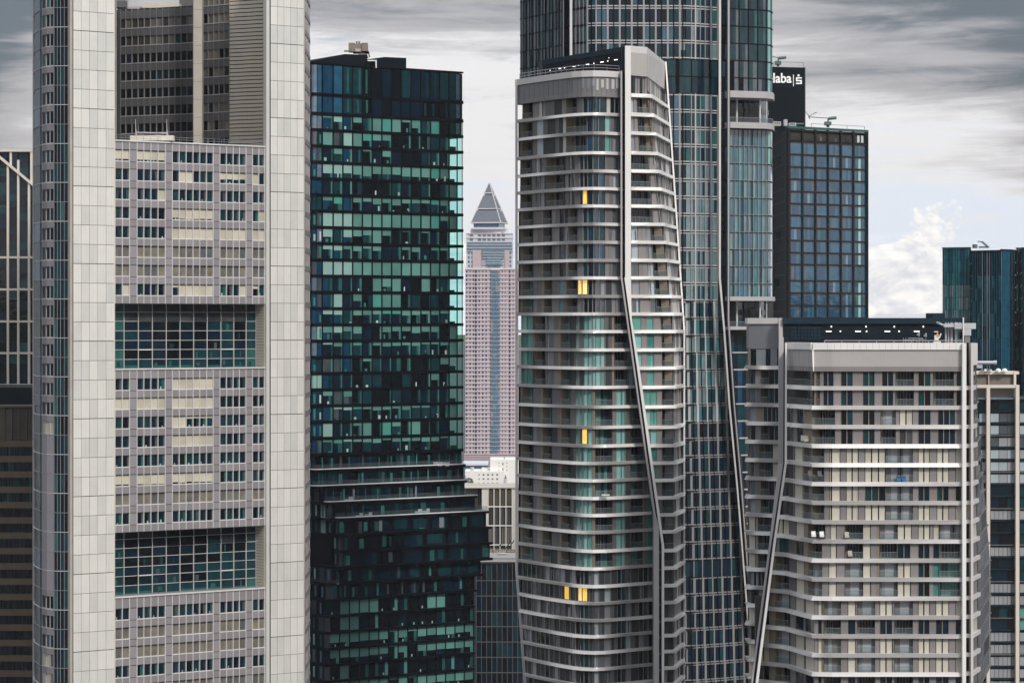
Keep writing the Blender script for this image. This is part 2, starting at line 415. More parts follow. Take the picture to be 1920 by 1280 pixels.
#BUILDINGS
# ================================================================== pale panelled bank tower, left
def bank_tower():
    LA, LB = (174, 580), (532, 607)
    R = thing('office_tower', 'pale panelled skyscraper with two glazed sky gardens between its twin white piers', 'skyscraper', (*P(330, lineD(LA, LB, 330)), 0))
    lp = lambda px: (px, lineD(LA, LB, px)); FH = 3.89
    S = Surf([lp(131), lp(570)])
    a, b = S.nodes; L_ = math.hypot(b[0]-a[0], b[1]-a[1]); tx, ty = (b[0]-a[0])/L_, (b[1]-a[1])/L_; nx, ny = ty, -tx
    u = S.u
    topz = Z(-130, 590)
    # body behind everything
    core = MB()
    for (p0, p1, y0, y1, off) in ((131, 214, -130, 1900, -.6),):
        A, B = S.at(u(p0), 0, off), S.at(u(p1), 0, off)
        core.prism([(A[0], A[1]), (B[0], B[1]), (B[0]-nx*14, B[1]-ny*14), (A[0]-nx*14, A[1]-ny*14)], 0, topz, 'edge_beige')
    A, B = S.at(u(497), 0, -.3), S.at(u(568), 0, -.3)
    core.prism([A[:2], B[:2], P(570.5, 618), P(579, 640), P(437, 648), P(431.5, 627.6), P(493, 623.4)], 0, topz, 'edge_beige')
    core.build('wall', R)
    def pier(pxs, o, y0dark, ppx, pitch, label):
        mb = MB(); D0 = S.D(ppx); zs = []
        z = Z(y0dark, D0); k = 0
        while z+k*FH < topz: k += 1
        zs = [(z+i*FH, i) for i in range(-40, k+1)]
        mb.slab(S, u(pxs[0]), u(pxs[-1]), 0, topz, -.6, o-.12, 'joint_dark')
        for (z0, i) in zs:
            z1 = z0+FH; g = .10 if i % 4 == 0 else .045
            for p0, p1 in zip(pxs, pxs[1:]):
                du = .035/S.seglen(0)
                if z0 < 2: continue
                mb.slab(S, u(p0)+du, u(p1)-du, z0+g, z1-.045, o-.12, o+rnd.uniform(-.012, .012), ch('white_panel_a', 3, 'white_panel_b', 2, 'white_panel_c', 2))
                for q_ in (.34, .67): mb.bar(S, u(p0)+(u(p1)-u(p0))*q_, .035, z0+g, z1-.05, o, o+.025, 'white_panel_b')
        mb.build('pier', R, label)
    pier([135.2, 150.3, 165.6, 181, 196.6, 211.8], .5, 205, 174, 36, 'broad white panelled pier')
    pier([503.3, 515.8, 528.2, 540.6, 553, 565.2], .9, 361, 535, 34.5, 'slimmer white panelled pier')
    # chamfers and edge trims of the piers
    mb = MB()
    mb.slab(S, u(131), u(134.6), 0, topz, -1, .32, 'edge_beige').slab(S, u(129), u(130.6), 0, topz, -1, .5, 'edge_beige')
    mb.slab(S, u(212.2), u(215), 0, topz, -1, .15, 'louver_beige').slab(S, u(496.8), u(502.9), 0, topz, -.6, .55, 'white_panel_b').slab(S, u(565.6), u(568.5), 0, topz, -.6, .6, 'edge_beige')
    mb.build('edge_trim', R)
    # three office blocks between the piers
    cols = [215.6, 229.3, 242.9, 256.9, 269.7, 282.9, 296.3, 309.9, 323, 335.9, 349, 361.9, 374.5, 387.3, 399.6, 412.2, 424.8, 437.1, 448.8, 461.1, 473.4, 485.2, 496.1]
    groups = [(0, 2), (3, 7), (8, 14), (15, 19), (20, 22)]; D0 = S.D(216)
    wins = Parts('window', R)
    blocks = [(264.5, 568.5, 316.2, -1, 7), (693.5, 998, 710.5, 0, 8), (1121, 1420, 1141.5, 0, 7)]
    for bi, (yt, yb, y1, k0, k1) in enumerate(blocks):
        zt, zb = Z(yt, D0), Z(yb, D0); mb = MB(); fr = MB()
        A, B = S.at(u(214), 0, -.75), S.at(u(496.5), 0, -.75)
        mb.prism([(A[0], A[1]), (B[0], B[1]), (B[0]-nx*20, B[1]-ny*20), (A[0]-nx*20, A[1]-ny*20)], zb, zt-.1, 'lilac_panel', 'concrete')
        rows = [(Z(y1, D0)-k*FH, Z(y1, D0)-k*FH-2.38) for k in range(k0, k1)]
        # spandrels between rows and piers between groups
        edges = [zt]+[z for r in rows for z in r]+[zb]
        for i in range(0, len(edges), 2):
            if edges[i]-edges[i+1] < .1: continue
            for c0, c1 in zip(cols, cols[1:]):
                mb.slab(S, u(c0), u(c1), edges[i+1], edges[i], -.75, 0, ch('lilac_panel', 3, 'lilac_panel_light', 1))
        for ri, (z1, z0) in enumerate(rows):
            for gi in range(4):
                c0, c1 = cols[groups[gi][1]], cols[groups[gi+1][0]]
                mb.slab(S, u(c0), u(c1), z0, z1, -.75, -.02, 'lilac_panel_light')
                fr.cell(S, u(c0), u(c1), z0-.09, z0+.02, .012, 'slot_dark')
            fr.slab(S, u(cols[0]), u(cols[-1]), z1-.03, z1+.10, -.3, .014, 'slot_dark')
            mode = [['cream_half', 'dark', 'dark', 'dark', 'dark', 'brown', 'brown', 'mixed'], ['dark', 'cream', 'dark', 'mixed', 'dark', 'cream_hi', 'brown', 'dark'], ['dark', 'brown', 'brown', 'dark', 'brown', 'dark', 'mixed']][bi][ri % (8 if bi < 2 else 7)]
            for gi, (g0, g1) in enumerate(groups):
                wb = MB(); bl = MB(); zz = z0
                run = None
                md = mode
                if bi == 0 and gi >= 2: md = {0: 'dark', 1: 'mix_half', 3: 'mix_half', 4: 'cream'}.get(ri, mode)
                if bi == 1: md = {(1, 3): 'dark', (1, 4): 'dark', (3, 2): 'cream', (5, 3): 'dark', (5, 4): 'dark', (0, 2): 'mixed', (2, 2): 'mix_half'}.get((ri, gi), 'dark' if mode == 'mixed' else mode)
                half = rnd.uniform(.2, .7)
                for c in range(g0, g1):
                    ua, ub = u(cols[c]), u(cols[c+1]); d = {'dark': 'g', 'brown': 'B', 'cream': 'C', 'cream_half': 'h', 'cream_hi': 'H', 'mixed': None, 'mix_half': None}[md]
                    if d is None:
                        if c == g0 or rnd.random() < .3: run = ch('g', 3, 'C', 3, 'h', 1 if md == 'mixed' else 3, 'H', 1)
                        d = run
                    if d == 'g' and rnd.random() < .015: d = 'C'
                    o = -.32
                    if d == 'B': bl.cell(S, ua, ub, z0, z1, o+.01, ch('blind_brown', 3, 'blind_brown_b', 2, 'blind_grey', .5)); f = 1
                    elif d == 'C': bl.cell(S, ua, ub, z0, z1, o+.06, ch('blind_cream', 3, 'blind_cream_b', 2)); f = 1
                    elif d in 'hH':
                        f = half if d == 'h' else .82; f = min(.95, max(.1, f+rnd.uniform(-.06, .06)))
                        if bi == 0 and ri == 0: f = .78
                        bl.cell(S, ua, ub, z1-(z1-z0)*f, z1, o+.06, ch('blind_cream', 3, 'blind_cream_b', 1))
                    else: f = 0
                    if f < 1:
                        zc = z1-(z1-z0)*f; um = ub-(ub-ua)*rnd.uniform(.15, .45)
                        wb.cell(S, ua, um, z0, zc, o, ch('glass_black', 2 if bi else .6, 'glass_navy', 4, 'glass_petrol', 2))
                        wb.cell(S, um, ub, z0, zc, o, ch('glass_navy', 2, 'glass_petrol', 4, 'glass_slate', 2, 'glass_teal', 1))
                        if rnd.random() < .25: 
                            q = ua+(ub-ua)*rnd.uniform(.2, .6); wb.cell(S, q, q+(ub-ua)*.2, z0+.1, z0+rnd.uniform(.4, .8), o+.01, ch('interior_light', 1, 'curtain_grey', 3))
                wb.slab(S, u(cols[g0]), u(cols[g1]), z0, z0+.16, o, -.06, 'sill_white')
                wins.add(wb, [('blind', bl)])
        for c in cols: fr.bar(S, u(c), .14, zb, zt, -.35, .05, 'mullion_white')
        fr.slab(S, u(cols[0])-.001, u(cols[-1])+.001, zt, zt+.28, -1.2, .25, 'mullion_white')
        fr.slab(S, u(cols[0])-.001, u(cols[-1])+.001, zb-.12, zb, -1.2, .03, 'slot_dark')
        mb.build('office_block', R); fr.build('mullion_grid', R)
    wins.done()
    # sky gardens: glazing set back between the blocks
    gx = [205, 212, 231.6, 258.6, 284.8, 310.9, 336.6, 362.2, 387.5, 413.3, 437.4, 460.6, 479.2]
    G = Surf(xy=[S.at(u(200), 0, -3.6)[:2], S.at(u(520), 0, -3.6)[:2]])
    uS = [G.u(x) for x in gx]; tilt_x = [0]*13
    for gi, (yt, yb) in enumerate(((568.5, 693.5), (998, 1121))):
        zt, zb = Z(yt, D0), Z(yb, D0); zs = [zt-(zt-zb)*t for t in (0, .13, .27, .415, .56, .7, .845, 1)]
        gp = Parts('garden_pane', R); fr = MB()
        for i in range(len(uS)-1):
            for j in range(7):
                z1, z0 = zs[j], zs[j+1]; ub = uS[i+1]
                if j < 2: m = ch('glass_slate', 4, 'blind_grey', 1) if (gi == 0 and 1 < i < 11) else ch('glass_black', 2, 'glass_navy', 3, 'glass_petrol', 1, 'glass_slate', 1)
                elif j == 6: m = ch('glass_petrol', 3, 'glass_navy', 1)
                else: m = ch('glass_black', 5, 'glass_navy', 4, 'glass_petrol', 1.5 if i < 8 else 4)
                if i in (1, 11): m = ch('glass_petrol', 3, 'glass_teal', 1)
                pm = MB()
                if j < 2 and 1 < i < 11:              # tilted vents
                    t = rnd.uniform(.1, .4); a0, b0 = G.at(uS[i]+.002, z0+.05, .05+t), G.at(ub-.002, z0+.05, .05+t); a1, b1 = G.at(uS[i]+.002, z1-.05, .05), G.at(ub-.002, z1-.05, .05)
                    pm.quad([a0, b0, b1, a1], m); pm.quad([a1, b1, b0, a0], m)
                    pm.cell(G, uS[i], ub, z0, z1, 0, 'glass_black')
                else:
                    pm.cell(G, uS[i], ub, z0, z1, 0, m)
                    if j == 6: pm.cell(G, uS[i], ub, z0, z0+rnd.uniform(.5, .9), .02, ch('glass_teal', 3, 'glass_petrol', 1))
                    if rnd.random() < .3:
                        q = uS[i]+(ub-uS[i])*rnd.uniform(.1, .6); pm.cell(G, q, q+(ub-uS[i])*rnd.uniform(.1, .3), z0+.2, z1-rnd.uniform(.2, .8), .01, ch('glass_petrol', 2, 'glass_slate', 1, 'glass_teal', 1))
                gp.add(pm)
        gp.done()
        for x in uS: fr.bar(G, x, .10, zb, zt, -.1, .28, 'mullion_white')
        for j, z in enumerate(zs): fr.slab(G, uS[0], uS[-1], z-.045, z+.045, -.1, .22, 'mullion_white')
        for c in (3, 9): fr.slab(G, uS[c], uS[c+1], zs[5]-.12, zs[5]+.1, -.1, .34, 'mullion_white')
        fr.build('garden_frame', R)
        # louvred return wall at the right end and the floor and ceiling of the recess
        w_ = MB(); W0 = S.at(u(496.5), 0, -.1); W1 = G.at(uS[-1], 0, 0)
        W = Surf(xy=[W1[:2], W0[:2]]); n = 22
        w_.cell(W, 0, 1, zb, zt, -.05, 'slot_dark')
        for i in range(n): w_.slab(W, 0, 1, zb+(zt-zb)*i/n+.05, zb+(zt-zb)*(i+1)/n-.03, -.04, .03, 'louver_beige')
        w_.build('louvre_wall', R)
        c_ = MB(); A, B = S.at(u(212), 0, -.75), S.at(u(497), 0, -.75)
        for z in (zb+.29, zt-.13): c_.quad([(A[0], A[1], z), (B[0], B[1], z), (B[0]-nx*5, B[1]-ny*5, z), (A[0]-nx*5, A[1]-ny*5, z)], 'lilac_panel')
        A2, B2 = G.at(uS[0], 0, -.4), G.at(uS[-1], 0, -.4)
        c_.prism([A2[:2], B2[:2], (B2[0]-nx*12, B2[1]-ny*12), (A2[0]-nx*12, A2[1]-ny*12)], zb+.3, zt-.14, 'inner_dark')
        c_.build('garden_floor', R)
    # upper inner facades seen above the first roof
    zr = Z(264.5, D0); I = Surf([(219, 641.3), (362.5, 632)]); J = Surf([(379.5, 630.9), (430, 626)]); K = Surf([(430, 626), (494, 622)])
    zin = Z(14, 636); iw = Parts('atrium_window', R)
    for s_, x0, x1, ztop in ((I, 224, 362, zin), (J, 380, 430, topz)):
        wb = MB(); n = int(round((x1-x0)/11.1)); us = [s_.u(x0+(x1-x0)*i/n) for i in range(n+1)]; fr = MB()
        wb.slab(s_, 0, 1, zr-6, ztop, -3, -.5, 'inner_grey' if s_ is J else 'inner_dark')  # inner building's shadow put into its dark wall colours
        base = Z(80, 632); k = -9
        while base+k*FH < ztop:
            z0 = base+(k-1)*FH; z1 = z0+2.1; k += 1
            if z0 < zr-3: continue
            zc = min(z0+FH, ztop)
            if zc-z1 > .1: wb.slab(s_, us[0], us[-1], z1, zc, -.5, 0, 'inner_grey')
            md = ch('g', 5, 'b', 1) if s_ is I else ch('g', 3, 'b', 3)
            top_rows = z0 > Z(90, 632)
            if top_rows: md = 'b'
            for i in range(n):
                pw = MB(); dk = i < n*.45 and s_ is I
                d = md if rnd.random() > .15 else 'g'
                m = ch('inner_dark', 2, 'blind_brown_b', 1 if dk else 3) if d == 'b' else ch('glass_black', 5, 'glass_navy', 2, 'glass_petrol', 0 if dk else 1)
                if s_ is J and d == 'b': m = ch('blind_brown', 2, 'blind_brown_b', 2)
                pw.cell(s_, us[i], us[i+1], z0, min(z1, ztop), -.3, m); iw.add(pw)
            fr.slab(s_, us[0], us[-1], z0-.12, z0+.06, -.3, .1, 'pillar_grey')
        for x in us: fr.bar(s_, x, .11, zr, ztop, -.3, .08, 'panel_grey_b')
        wb.build('inner_wall', R); fr.build('inner_mullions', R)
    iw.cap = 60; iw.done()
    lw = MB(); lw.cell(K, 0, 1, zr-4, topz, -.15, 'slot_dark'); z = zr-4
    while z < topz: lw.slab(K, 0, 1, z+.1, z+.76, -.14, .0, 'louver_beige'); z += .86
    # side return between the louvre wall and the slim pier, deep jamb on the other side
    Q = Surf(xy=[K.at(1, 0)[:2], S.at(u(498.5), 0, -.3)[:2]]); lw.cell(Q, 0, 1, zr-4, topz, 0, 'louver_beige')
    lw.build('louvre_wall', R)
    pm = MB(); D = 624
    z = zr-4; zj = z
    pm.box(X(363, D), X(378.5, D), D, D+3, zr-4, topz, 'joint_dark')
    while zj < topz: pm.box(X(362.8, D), X(378.8, D), D-.12, D+2.9, zj+.03, min(topz, zj+FH-.03), 'stone_sand'); zj += FH
    pm.build('pier', R, 'narrow beige pier inside the open corner')
    jm = MB(); Wl = Surf(xy=[S.at(u(213.5), 0, -.6)[:2], I.at(0, 0)[:2]]); jm.cell(Wl, 0, 1, zr-4, zin, 0, 'inner_dark')
    jm.slab(Surf([(219, 641.3), (226, 640.6)]), 0, 1, zr, zin, -.2, .1, 'inner_grey')
    z = zr
    while z < zin-4:
        a_ = Vector(Wl.at(.35, z, .15)); b_ = Vector(Wl.at(.97, z+3.6, .15)); jm.tube(b_.lerp(a_, 1)+Vector((0, 0, 3.4)), b_-Vector((0, 0, 3.4)), .09, 'panel_grey', 4); z += FH
    jm.tube(Wl.at(.45, zr, .3), Wl.at(.45, zin+6, .3), .13, 'pillar_grey', 5)
    jm.build('jamb', R)
    rf = MB(); A, B = S.at(u(214), 0, -.2), S.at(u(497), 0, -.2)
    rf.quad([(A[0], A[1], zr+.02), (B[0], B[1], zr+.02), (X(497, 640), 645, zr+.02), (X(205, 660), 660, zr+.02)], 'concrete')
    rf.pbox(266, 336, 6, 15, 640, 6, 'louver_beige').pbox(216, 236, 1, 14, 641, 5, 'inner_grey').pbox(336, 362, -1, 13, 645, 5, 'inner_grey').pbox(226, 363, 13, 17, 641.8, 6, 'pillar_grey')
    rf.tube((X(240, 641), 641, Z(14, 641)), (X(240, 641), 641, Z(-20, 641)), .2, 'pillar_grey')
    rf.build('roof', R)
    railing('railing', R, [S.at(u(217), zr+.3, -.5), S.at(u(495), zr+.3, -.5)], 1.0, 'rail_metal', 1.6, .035)
    # rounded glazed shaft on the left
    T = Surf([(61.5, 603), (64, 590), (75, 582.5), (88, 579), (103, 577.4), (131.5, lineD(LA, LB, 131.5))]); t = T.u
    sw = Parts('shaft_window', R, cap=60); fr = MB(); bd = MB(); z0 = Z(14.4, 577)
    bd.slab(T, 0, t(130.8), 0, topz, -2.5, -.25, 'inner_dark')
    vx = [(75, .1), (79, .08), (101, .08), (107.5, .07), (113.5, .09), (120.5, .07), (129, .12)]
    for k in range(-36, 20):
        za = z0+k*FH; zb2 = za+FH; y = CY-(za-H)*F/577
        if za < 0: continue
        fr.slab(T, t(63), t(129.5), za-.05, za+.05, -.2, .06, 'mullion_white' if k % 2 else 'rail_metal')
        p = MB(); p.cell(T, t(62), t(75), za, zb2, -.1, ch('glass_slate', 2, 'glass_sky', 1, 'blind_grey', 2)); p.cell(T, t(75), t(79), za, zb2, -.1, ch('glass_petrol', 2, 'glass_navy', 2)); sw.add(p)
        p = MB()
        for a_, b_ in ((101, 107.5), (107.5, 113.5), (113.5, 120.5), (120.5, 129)):
            p.cell(T, t(a_), t(b_), za, zb2, -.1, ch('glass_black', 3, 'glass_navy', 2, 'glass_petrol', 3 if a_ < 110 else 1.5, 'glass_teal', 1.2 if a_ < 105 else .1))
        sw.add(p)
        if 850 < y < 1112: bd.cell(T, t(79), t(101), za, zb2, .02, 'lilac_panel_light')
        else:
            bd.slab(T, t(79), t(101), za+2.55+.08, zb2-.05, -.2, .04, 'lilac_panel')
            p = MB(); bl = MB()
            for i in range(3):
                a_, b_ = t(79+22*i/3), t(79+22*(i+1)/3)
                if 815 < y < 850 or y > 1235: bl.cell(T, a_, b_, za+.05, za+2.6, -.1, ch('blind_brown', 1, 'blind_cream_b', 1, 'blind_grey', 1))
                elif abs(y-725) < 14 or abs(y-795) < 14: bl.cell(T, a_, b_, za+.05, za+2.6, -.1, ch('curtain_teal', 2, 'glass_teal_mid', 1))
                else: p.cell(T, a_, b_, za+.05, za+2.6, -.1, ch('glass_black', 3, 'glass_navy', 1.5, 'glass_petrol', 1.2, 'glass_teal', .25))
                p.bar(T, b_ if i < 2 else t(100.8), .08, za+.05, za+2.6, -.1, .04, 'pillar_grey')
            p.slab(T, t(79), t(101), za+.05, za+.2, -.1, .06, 'pillar_grey'); sw.add(p, [('blind', bl)])
    for x, wd in vx: fr.bar(T, t(x), wd, 0, topz, -.15, .08, 'rail_metal')
    fr.slab(T, 0, t(63), 0, topz, -.4, .05, 'pillar_grey')
    sw.done(); bd.build('shaft_wall', R); fr.build('shaft_frame', R)
    # narrow glazed flank to the right of the slim pier
    V = Surf([(567.5, 610), (570, 612), (579.5, 628), (582.3, 640)]); v = V.u; bd = MB(); fw = Parts('flank_window', R, cap=40); fr = MB(); z0 = Z(225, 615)
    bd.slab(V, 0, 3, 0, topz, -3, -.3, 'lilac_panel')
    for k in range(-40, 25):
        za = z0+k*FH-1.0
        if za < 0 or za > topz: continue
        y = CY-(za-H)*F/620
        bd.slab(V, v(568), v(572), za, za+FH-.05, -.2, 0, 'lilac_panel_light')
        bd.slab(V, v(572), v(582), za, za+1.05, -.2, .0, 'lilac_panel')
        p = MB()
        for i in range(3): p.cell(V, v(572.2+i*3), v(574.9+i*3), za+1.05, za+FH, -.15, ch('glass_black', 1, 'glass_navy', 1, 'glass_petrol', 3, 'glass_teal', 1)); p.bar(V, v(575+i*3), .12, za+1.05, za+FH, -.2, .0, 'pillar_grey')
        fw.add(p)
    fw.done(); bd.build('flank_wall', R)
    ant = MB()
    # window-cleaning cradle parked on the first roof
    Rr = thing('cleaning_cradle', 'long white window cleaning cradle with two upright arms on the roof of the pale tower', 'cradle', (*P(284, 592), zr))
    D = 590; MB().pbox(244, 325, 254, 263.5, D, 2.2, 'cream_wall').build('cradle_box', Rr)
    fm = MB()
    for x in (253.5, 312): fm.tube((X(x, D), D+1, Z(254, D)), (X(x-.6, D), D+1, Z(223, D)), .14, 'pillar_grey', 5, .07); fm.tube((X(x+1.5, D), D+1, Z(254, D)), (X(x, D), D+1, Z(240, D)), .12, 'pillar_grey', 5, .07)
    fm.tube((X(253, D), D+1, Z(248, D)), (X(313, D), D+1, Z(249.5, D)), .16, 'pillar_grey', 5).pbox(258, 268, 250, 254, D+.5, 1, 'panel_grey').pbox(291, 301, 250, 254, D+.5, 1, 'panel_grey')
    fm.build('lifting_arm', Rr)
bank_tower()

# ================================================================== black slab tower with teal windows
def teal_tower():
    LA, LB = (596, 690), (868, 716)
    a, b = P(*LA), P(*LB); l = math.hypot(b[0]-a[0], b[1]-a[1]); tx, ty = (b[0]-a[0])/l, (b[1]-a[1])/l; nx, ny = ty, -tx
    R = thing('glass_tower', 'black banded glass tower with rows of teal windows and shifted lower terraces', 'skyscraper', (*P(725, 703), 0))
    FH = 3.89; D0 = 690.3; yb0 = 851.9
    def pt(px, off=0): 
        D = lineD(LA, LB, px); x, y = P(px, D); return (x+nx*off, y+ny*off)
    def surf(Lp, Rp, off=0):
        c = pt(Lp, off); r = pt(Rp, off); q = 1.1
        return Surf(xy=[(c[0]-nx*16, c[1]-ny*16), (c[0]-nx*q, c[1]-ny*q), (c[0]-nx*.35+tx*.3, c[1]-ny*.35+ty*.3), (c[0]+tx*q, c[1]+ty*q), r, (r[0]-nx*14, r[1]-ny*14)])
    zs = [Z(yb0-30.42*k, D0) for k in range(0, 22)]      # band centres going up
    zs += [Z(177, D0), Z(119, D0)]
    S = surf(587, 868)
    core = MB(); A, B = pt(588, -.9), pt(843, -.9)
    core.prism([A, B, (B[0]-nx*24, B[1]-ny*24), (A[0]-nx*24, A[1]-ny*24)], zs[0]-1, zs[-1]-.5, 'black_metal', 'black_roof')
    A, B = pt(843, -.9), pt(868, -.6); core.prism([A, B, (B[0]-nx*12, B[1]-ny*12), (A[0]-nx*12, A[1]-ny*12)], zs[20], zs[-1]-.5, 'black_metal')
    A, B = pt(625, -1), pt(866, -1); core.prism([A, B, (B[0]-nx*20, B[1]-ny*20), (A[0]-nx*20, A[1]-ny*20)], 0, zs[0]-1.01, 'black_metal')
    core.build('core', R)
    wins = Parts('window', R, (583, 870, 200, 870)); ux = [180, 272, 362, 452, 542, 632, 722, 812, 902, 992, 1080, 1168, 1255, 1341]
    px = [570+(x-5)/4.92 for x in ux]                    # bay lines
    px = [604.5]+[570+(x)/4.92 for x in (270, 360, 450, 540, 630, 720, 810, 900, 990, 1080, 1169, 1254, 1340)]
    mull = MB()
    def pane(S, ua, ub, z0, z1, off, style, left):
        wb, bl = MB(), MB(); hgt = z1-z0; f = 0.0; r = rnd.random()
        dark = ch('glass_black', 5, 'glass_navy', 3, 'glass_petrol', 2) if not left else ch('glass_blue', 2, 'glass_navy', 3, 'glass_slate', 1, 'glass_petrol', 1)  # bluish reflection of the left bays put into their pane colours
        if style[0] == 'full': f = 1.0 if r < .9 else rnd.uniform(.1, .5)
        elif style[0] == 'half': f = min(1, max(.08, style[1]+rnd.uniform(-.12, .12))) if r < .85 else 0
        elif style[0] == 'mix': f = 0 if r < .45 else (1.0 if r < .68 else rnd.uniform(.08, .7))
        elif style[0] == 'dark': f = 0 if r < .85 else rnd.uniform(.1, .6)
        if f > .93: f = 1
        if f > 0: bl.cell(S, ua, ub, z1-hgt*f, z1, off, 'blind_aqua_pale' if left and rnd.random() < .75 else ch('blind_teal', 4, 'blind_teal_b', 4, 'blind_teal_green', 1.2))
        if f < 1:
            zc = z1-hgt*f; um = ub-(ub-ua)*rnd.uniform(.12, .5)
            if rnd.random() < .35 and not left: um = ub-1e-6
            wb.cell(S, ua, um, z0, zc, off, dark)
            uq = (um+ub)/2
            wb.cell(S, um, uq, z0, zc, off, ch('glass_petrol', 3, 'glass_teal', 2, 'glass_navy', 1)); wb.cell(S, uq, ub, z0, zc, off, ch('glass_petrol', 1, 'glass_teal', 3, 'glass_teal_mid', 3, 'curtain_teal', 1))
            if rnd.random() < .3:
                q = ua+(ub-ua)*rnd.uniform(.05, .7); wq = (ub-ua)*rnd.uniform(.1, .28); wb.cell(S, q, min(ub, q+wq), z0+.08, z0+rnd.uniform(.3, 1.3), off+.012, ch('interior_light', 2, 'interior_white', 1, 'glass_teal_mid', 2))
            if rnd.random() < .25:
                q = ua+(ub-ua)*rnd.uniform(.05, .5); wb.cell(S, q, q+(ub-ua)*rnd.uniform(.2, .4), z0+.05, z0+rnd.uniform(.4, 1.0), off+.022, 'black_metal')
        wins.add(wb if wb.f else bl, [('blind', bl)] if wb.f else [])
    sty = {22: ('none',), 21: ('none',), 20: ('mix',), 19: ('mix',), 18: ('dark',), 17: ('half', .7), 16: ('dark',), 15: ('half', .4), 14: ('full',), 13: ('mix',), 12: ('half', .3), 11: ('full',), 10: ('mix',), 9: ('mix',), 8: ('half', .3), 7: ('half', .5), 6: ('half', .22), 5: ('dark',), 4: ('dark',), 3: ('dark',), 2: ('half', .25), 1: ('mix',), 0: ('half', .25)}
    us = [S.u(x) for x in px]
    for k in range(len(zs)-1):
        z0, z1 = zs[k]+.35, zs[k+1]-.35
        style = sty.get(k, ('mix',)); up = k >= 21
        # curved corner glass
        cw = MB()
        for i, (ua, ub) in enumerate(((.55, .8), (.8, 1.0), (1.0, 3.0), (3.0, us[0]))):
            if up: m = 'glass_sky' if i < 3 else 'glass_blue_b'
            else: m = ch('glass_slate', 2, 'blind_aqua_pale', 3 if style[0] in ('full', 'half') else .5, 'glass_blue', 2, 'glass_petrol', 2, 'glass_sky', 1)
            cw.cell(S, ua, ub, z0, z1, -.12, m)
            if rnd.random() < .5 and not up: cw.cell(S, ua+(ub-ua)*.5, ua+(ub-ua)*.8, z0+.3, z1-rnd.uniform(.3, 1.5), -.1, ch('interior_white', 1, 'interior_light', 1, 'glass_teal_mid', 2))
            mull.bar(S, ub if ub != 1.0 else 1.0, .16, z0-.4, z1+.4, -.1, .02, 'black_metal')
        wins.add(cw)
        for i in range(len(us)-1):
            if up:
                pw = MB(); m = ['glass_blue', 'glass_blue_b', 'glass_petrol', 'glass_petrol'][min(3, i)] if i < 4 else ch('glass_black', 3, 'glass_navy', 2)
                if k == 22 and i >= 8: m = ch('glass_navy', 2, 'glass_petrol', 1)
                zz = z1
                pw.cell(S, us[i], us[i+1], z0, zz, -.12, m)
                if 2 <= i < 5 or i > 9:
                    q = us[i]+(us[i+1]-us[i])*rnd.uniform(.15, .7); pw.cell(S, q, q+(us[i+1]-us[i])*.2, z0+.4, z1-.4, -.1, 'glass_teal' if i < 5 else 'glass_petrol')
                wins.add(pw)
            else: pane(S, us[i]+.16/43, us[i+1]-.16/43, z0, z1, -.12, style, i < 3)
        if k < 20:                                        # transparent end bay
            e = MB(); ub = 4.0; a0 = us[-1]+.16/43
            if style[0] in ('full',) or rnd.random() < .35: e.cell(S, a0, a0+(ub-a0)*.55, z0, z1, -.12, ch('blind_teal', 1, 'blind_teal_b', 1)); e.cell(S, a0+(ub-a0)*.62, ub, z0, z1, -.12, 'clear_teal_glass')
            else: e.cell(S, a0, ub, z0, z1, -.12, 'clear_teal_glass')
            e.bar(S, a0+(ub-a0)*.58, .2, z0, z1, -.1, .0, 'black_metal'); e.bar(S, a0+(ub-a0)*.72, .1, z0, z1, -1.1, -1.0, 'black_metal')
            if rnd.random() < .6:
                q = a0+(ub-a0)*rnd.uniform(.0, .2); e.slab(S, q, q+(ub-a0)*.4, z0, z0+rnd.uniform(.4, 1.1), -.9, -.5, 'black_metal')
            wins.add(e)
        else:
            e = MB(); e.cell(S, us[-1], 4.0, z0, z1, -.12, 'glass_petrol' if k > 20 else 'clear_teal_glass')
            e.cell(S, us[-1]+.05, us[-1]+.075, z0+.3, z1-.2, -.1, 'glass_sky'); wins.add(e)
    wins.done()
    for x in us: mull.bar(S, x, .36, zs[0], zs[-1], -.2, .02, 'black_metal')
    mull.bar(S, S.u(867), .12, zs[0], zs[21], -.15, .03, 'black_metal')
    mull.build('mullion_grid', R)
    for k, z in enumerate(zs):
        t_ = .36 if k < 21 else (.40 if k < 23 else .2)
        sl = MB(); sl.slab(S, .5, 5, z-t_, z+t_, -5.5, .1, 'black_metal', sub=1); sl.build('floor_band', R)
    # roof storey: low left ridge, tall right screen
    rf = MB(); D = 693
    zr = zs[-1]
    A = [pt(587, -.3), pt(648, -.3), pt(690, -.3), pt(690, -16), pt(587, -16)]
    hz = lambda px, y: Z(y, lineD(LA, LB, px))
    rf.prism(A, zr+.2, [hz(587, 114), hz(648, 101.5), hz(690, 103), hz(690, 103), hz(587, 114)], 'black_roof')
    A = [pt(688, -3), pt(708, -3), pt(708, -16), pt(688, -16)]; rf.prism(A, zr+.2, hz(700, 111.5), 'black_roof')
    A = [pt(706, -.3), pt(722, -.3), pt(763, -.3), pt(763, -16), pt(706, -16)]
    rf.prism(A, zr+.2, [hz(706, 109.5), hz(722, 107), hz(763, 108.8), hz(763, 109), hz(706, 109.5)], 'black_roof')
    rf.build('roof_screen', R)
    rr = MB(); rr.tube((*pt(687, 0), hz(687, 113)), (*pt(687, 0), hz(687, 127)), .15, 'black_metal', 5); rr.tube((*pt(705, 0), hz(705, 113)), (*pt(705, 0), hz(705, 128)), .22, 'slab_edge', 5); rr.tube((*pt(690, -.2), hz(690, 114)), (*pt(706, -.2), hz(706, 114)), .18, 'slab_edge', 5)
    rr.build('davit', R)
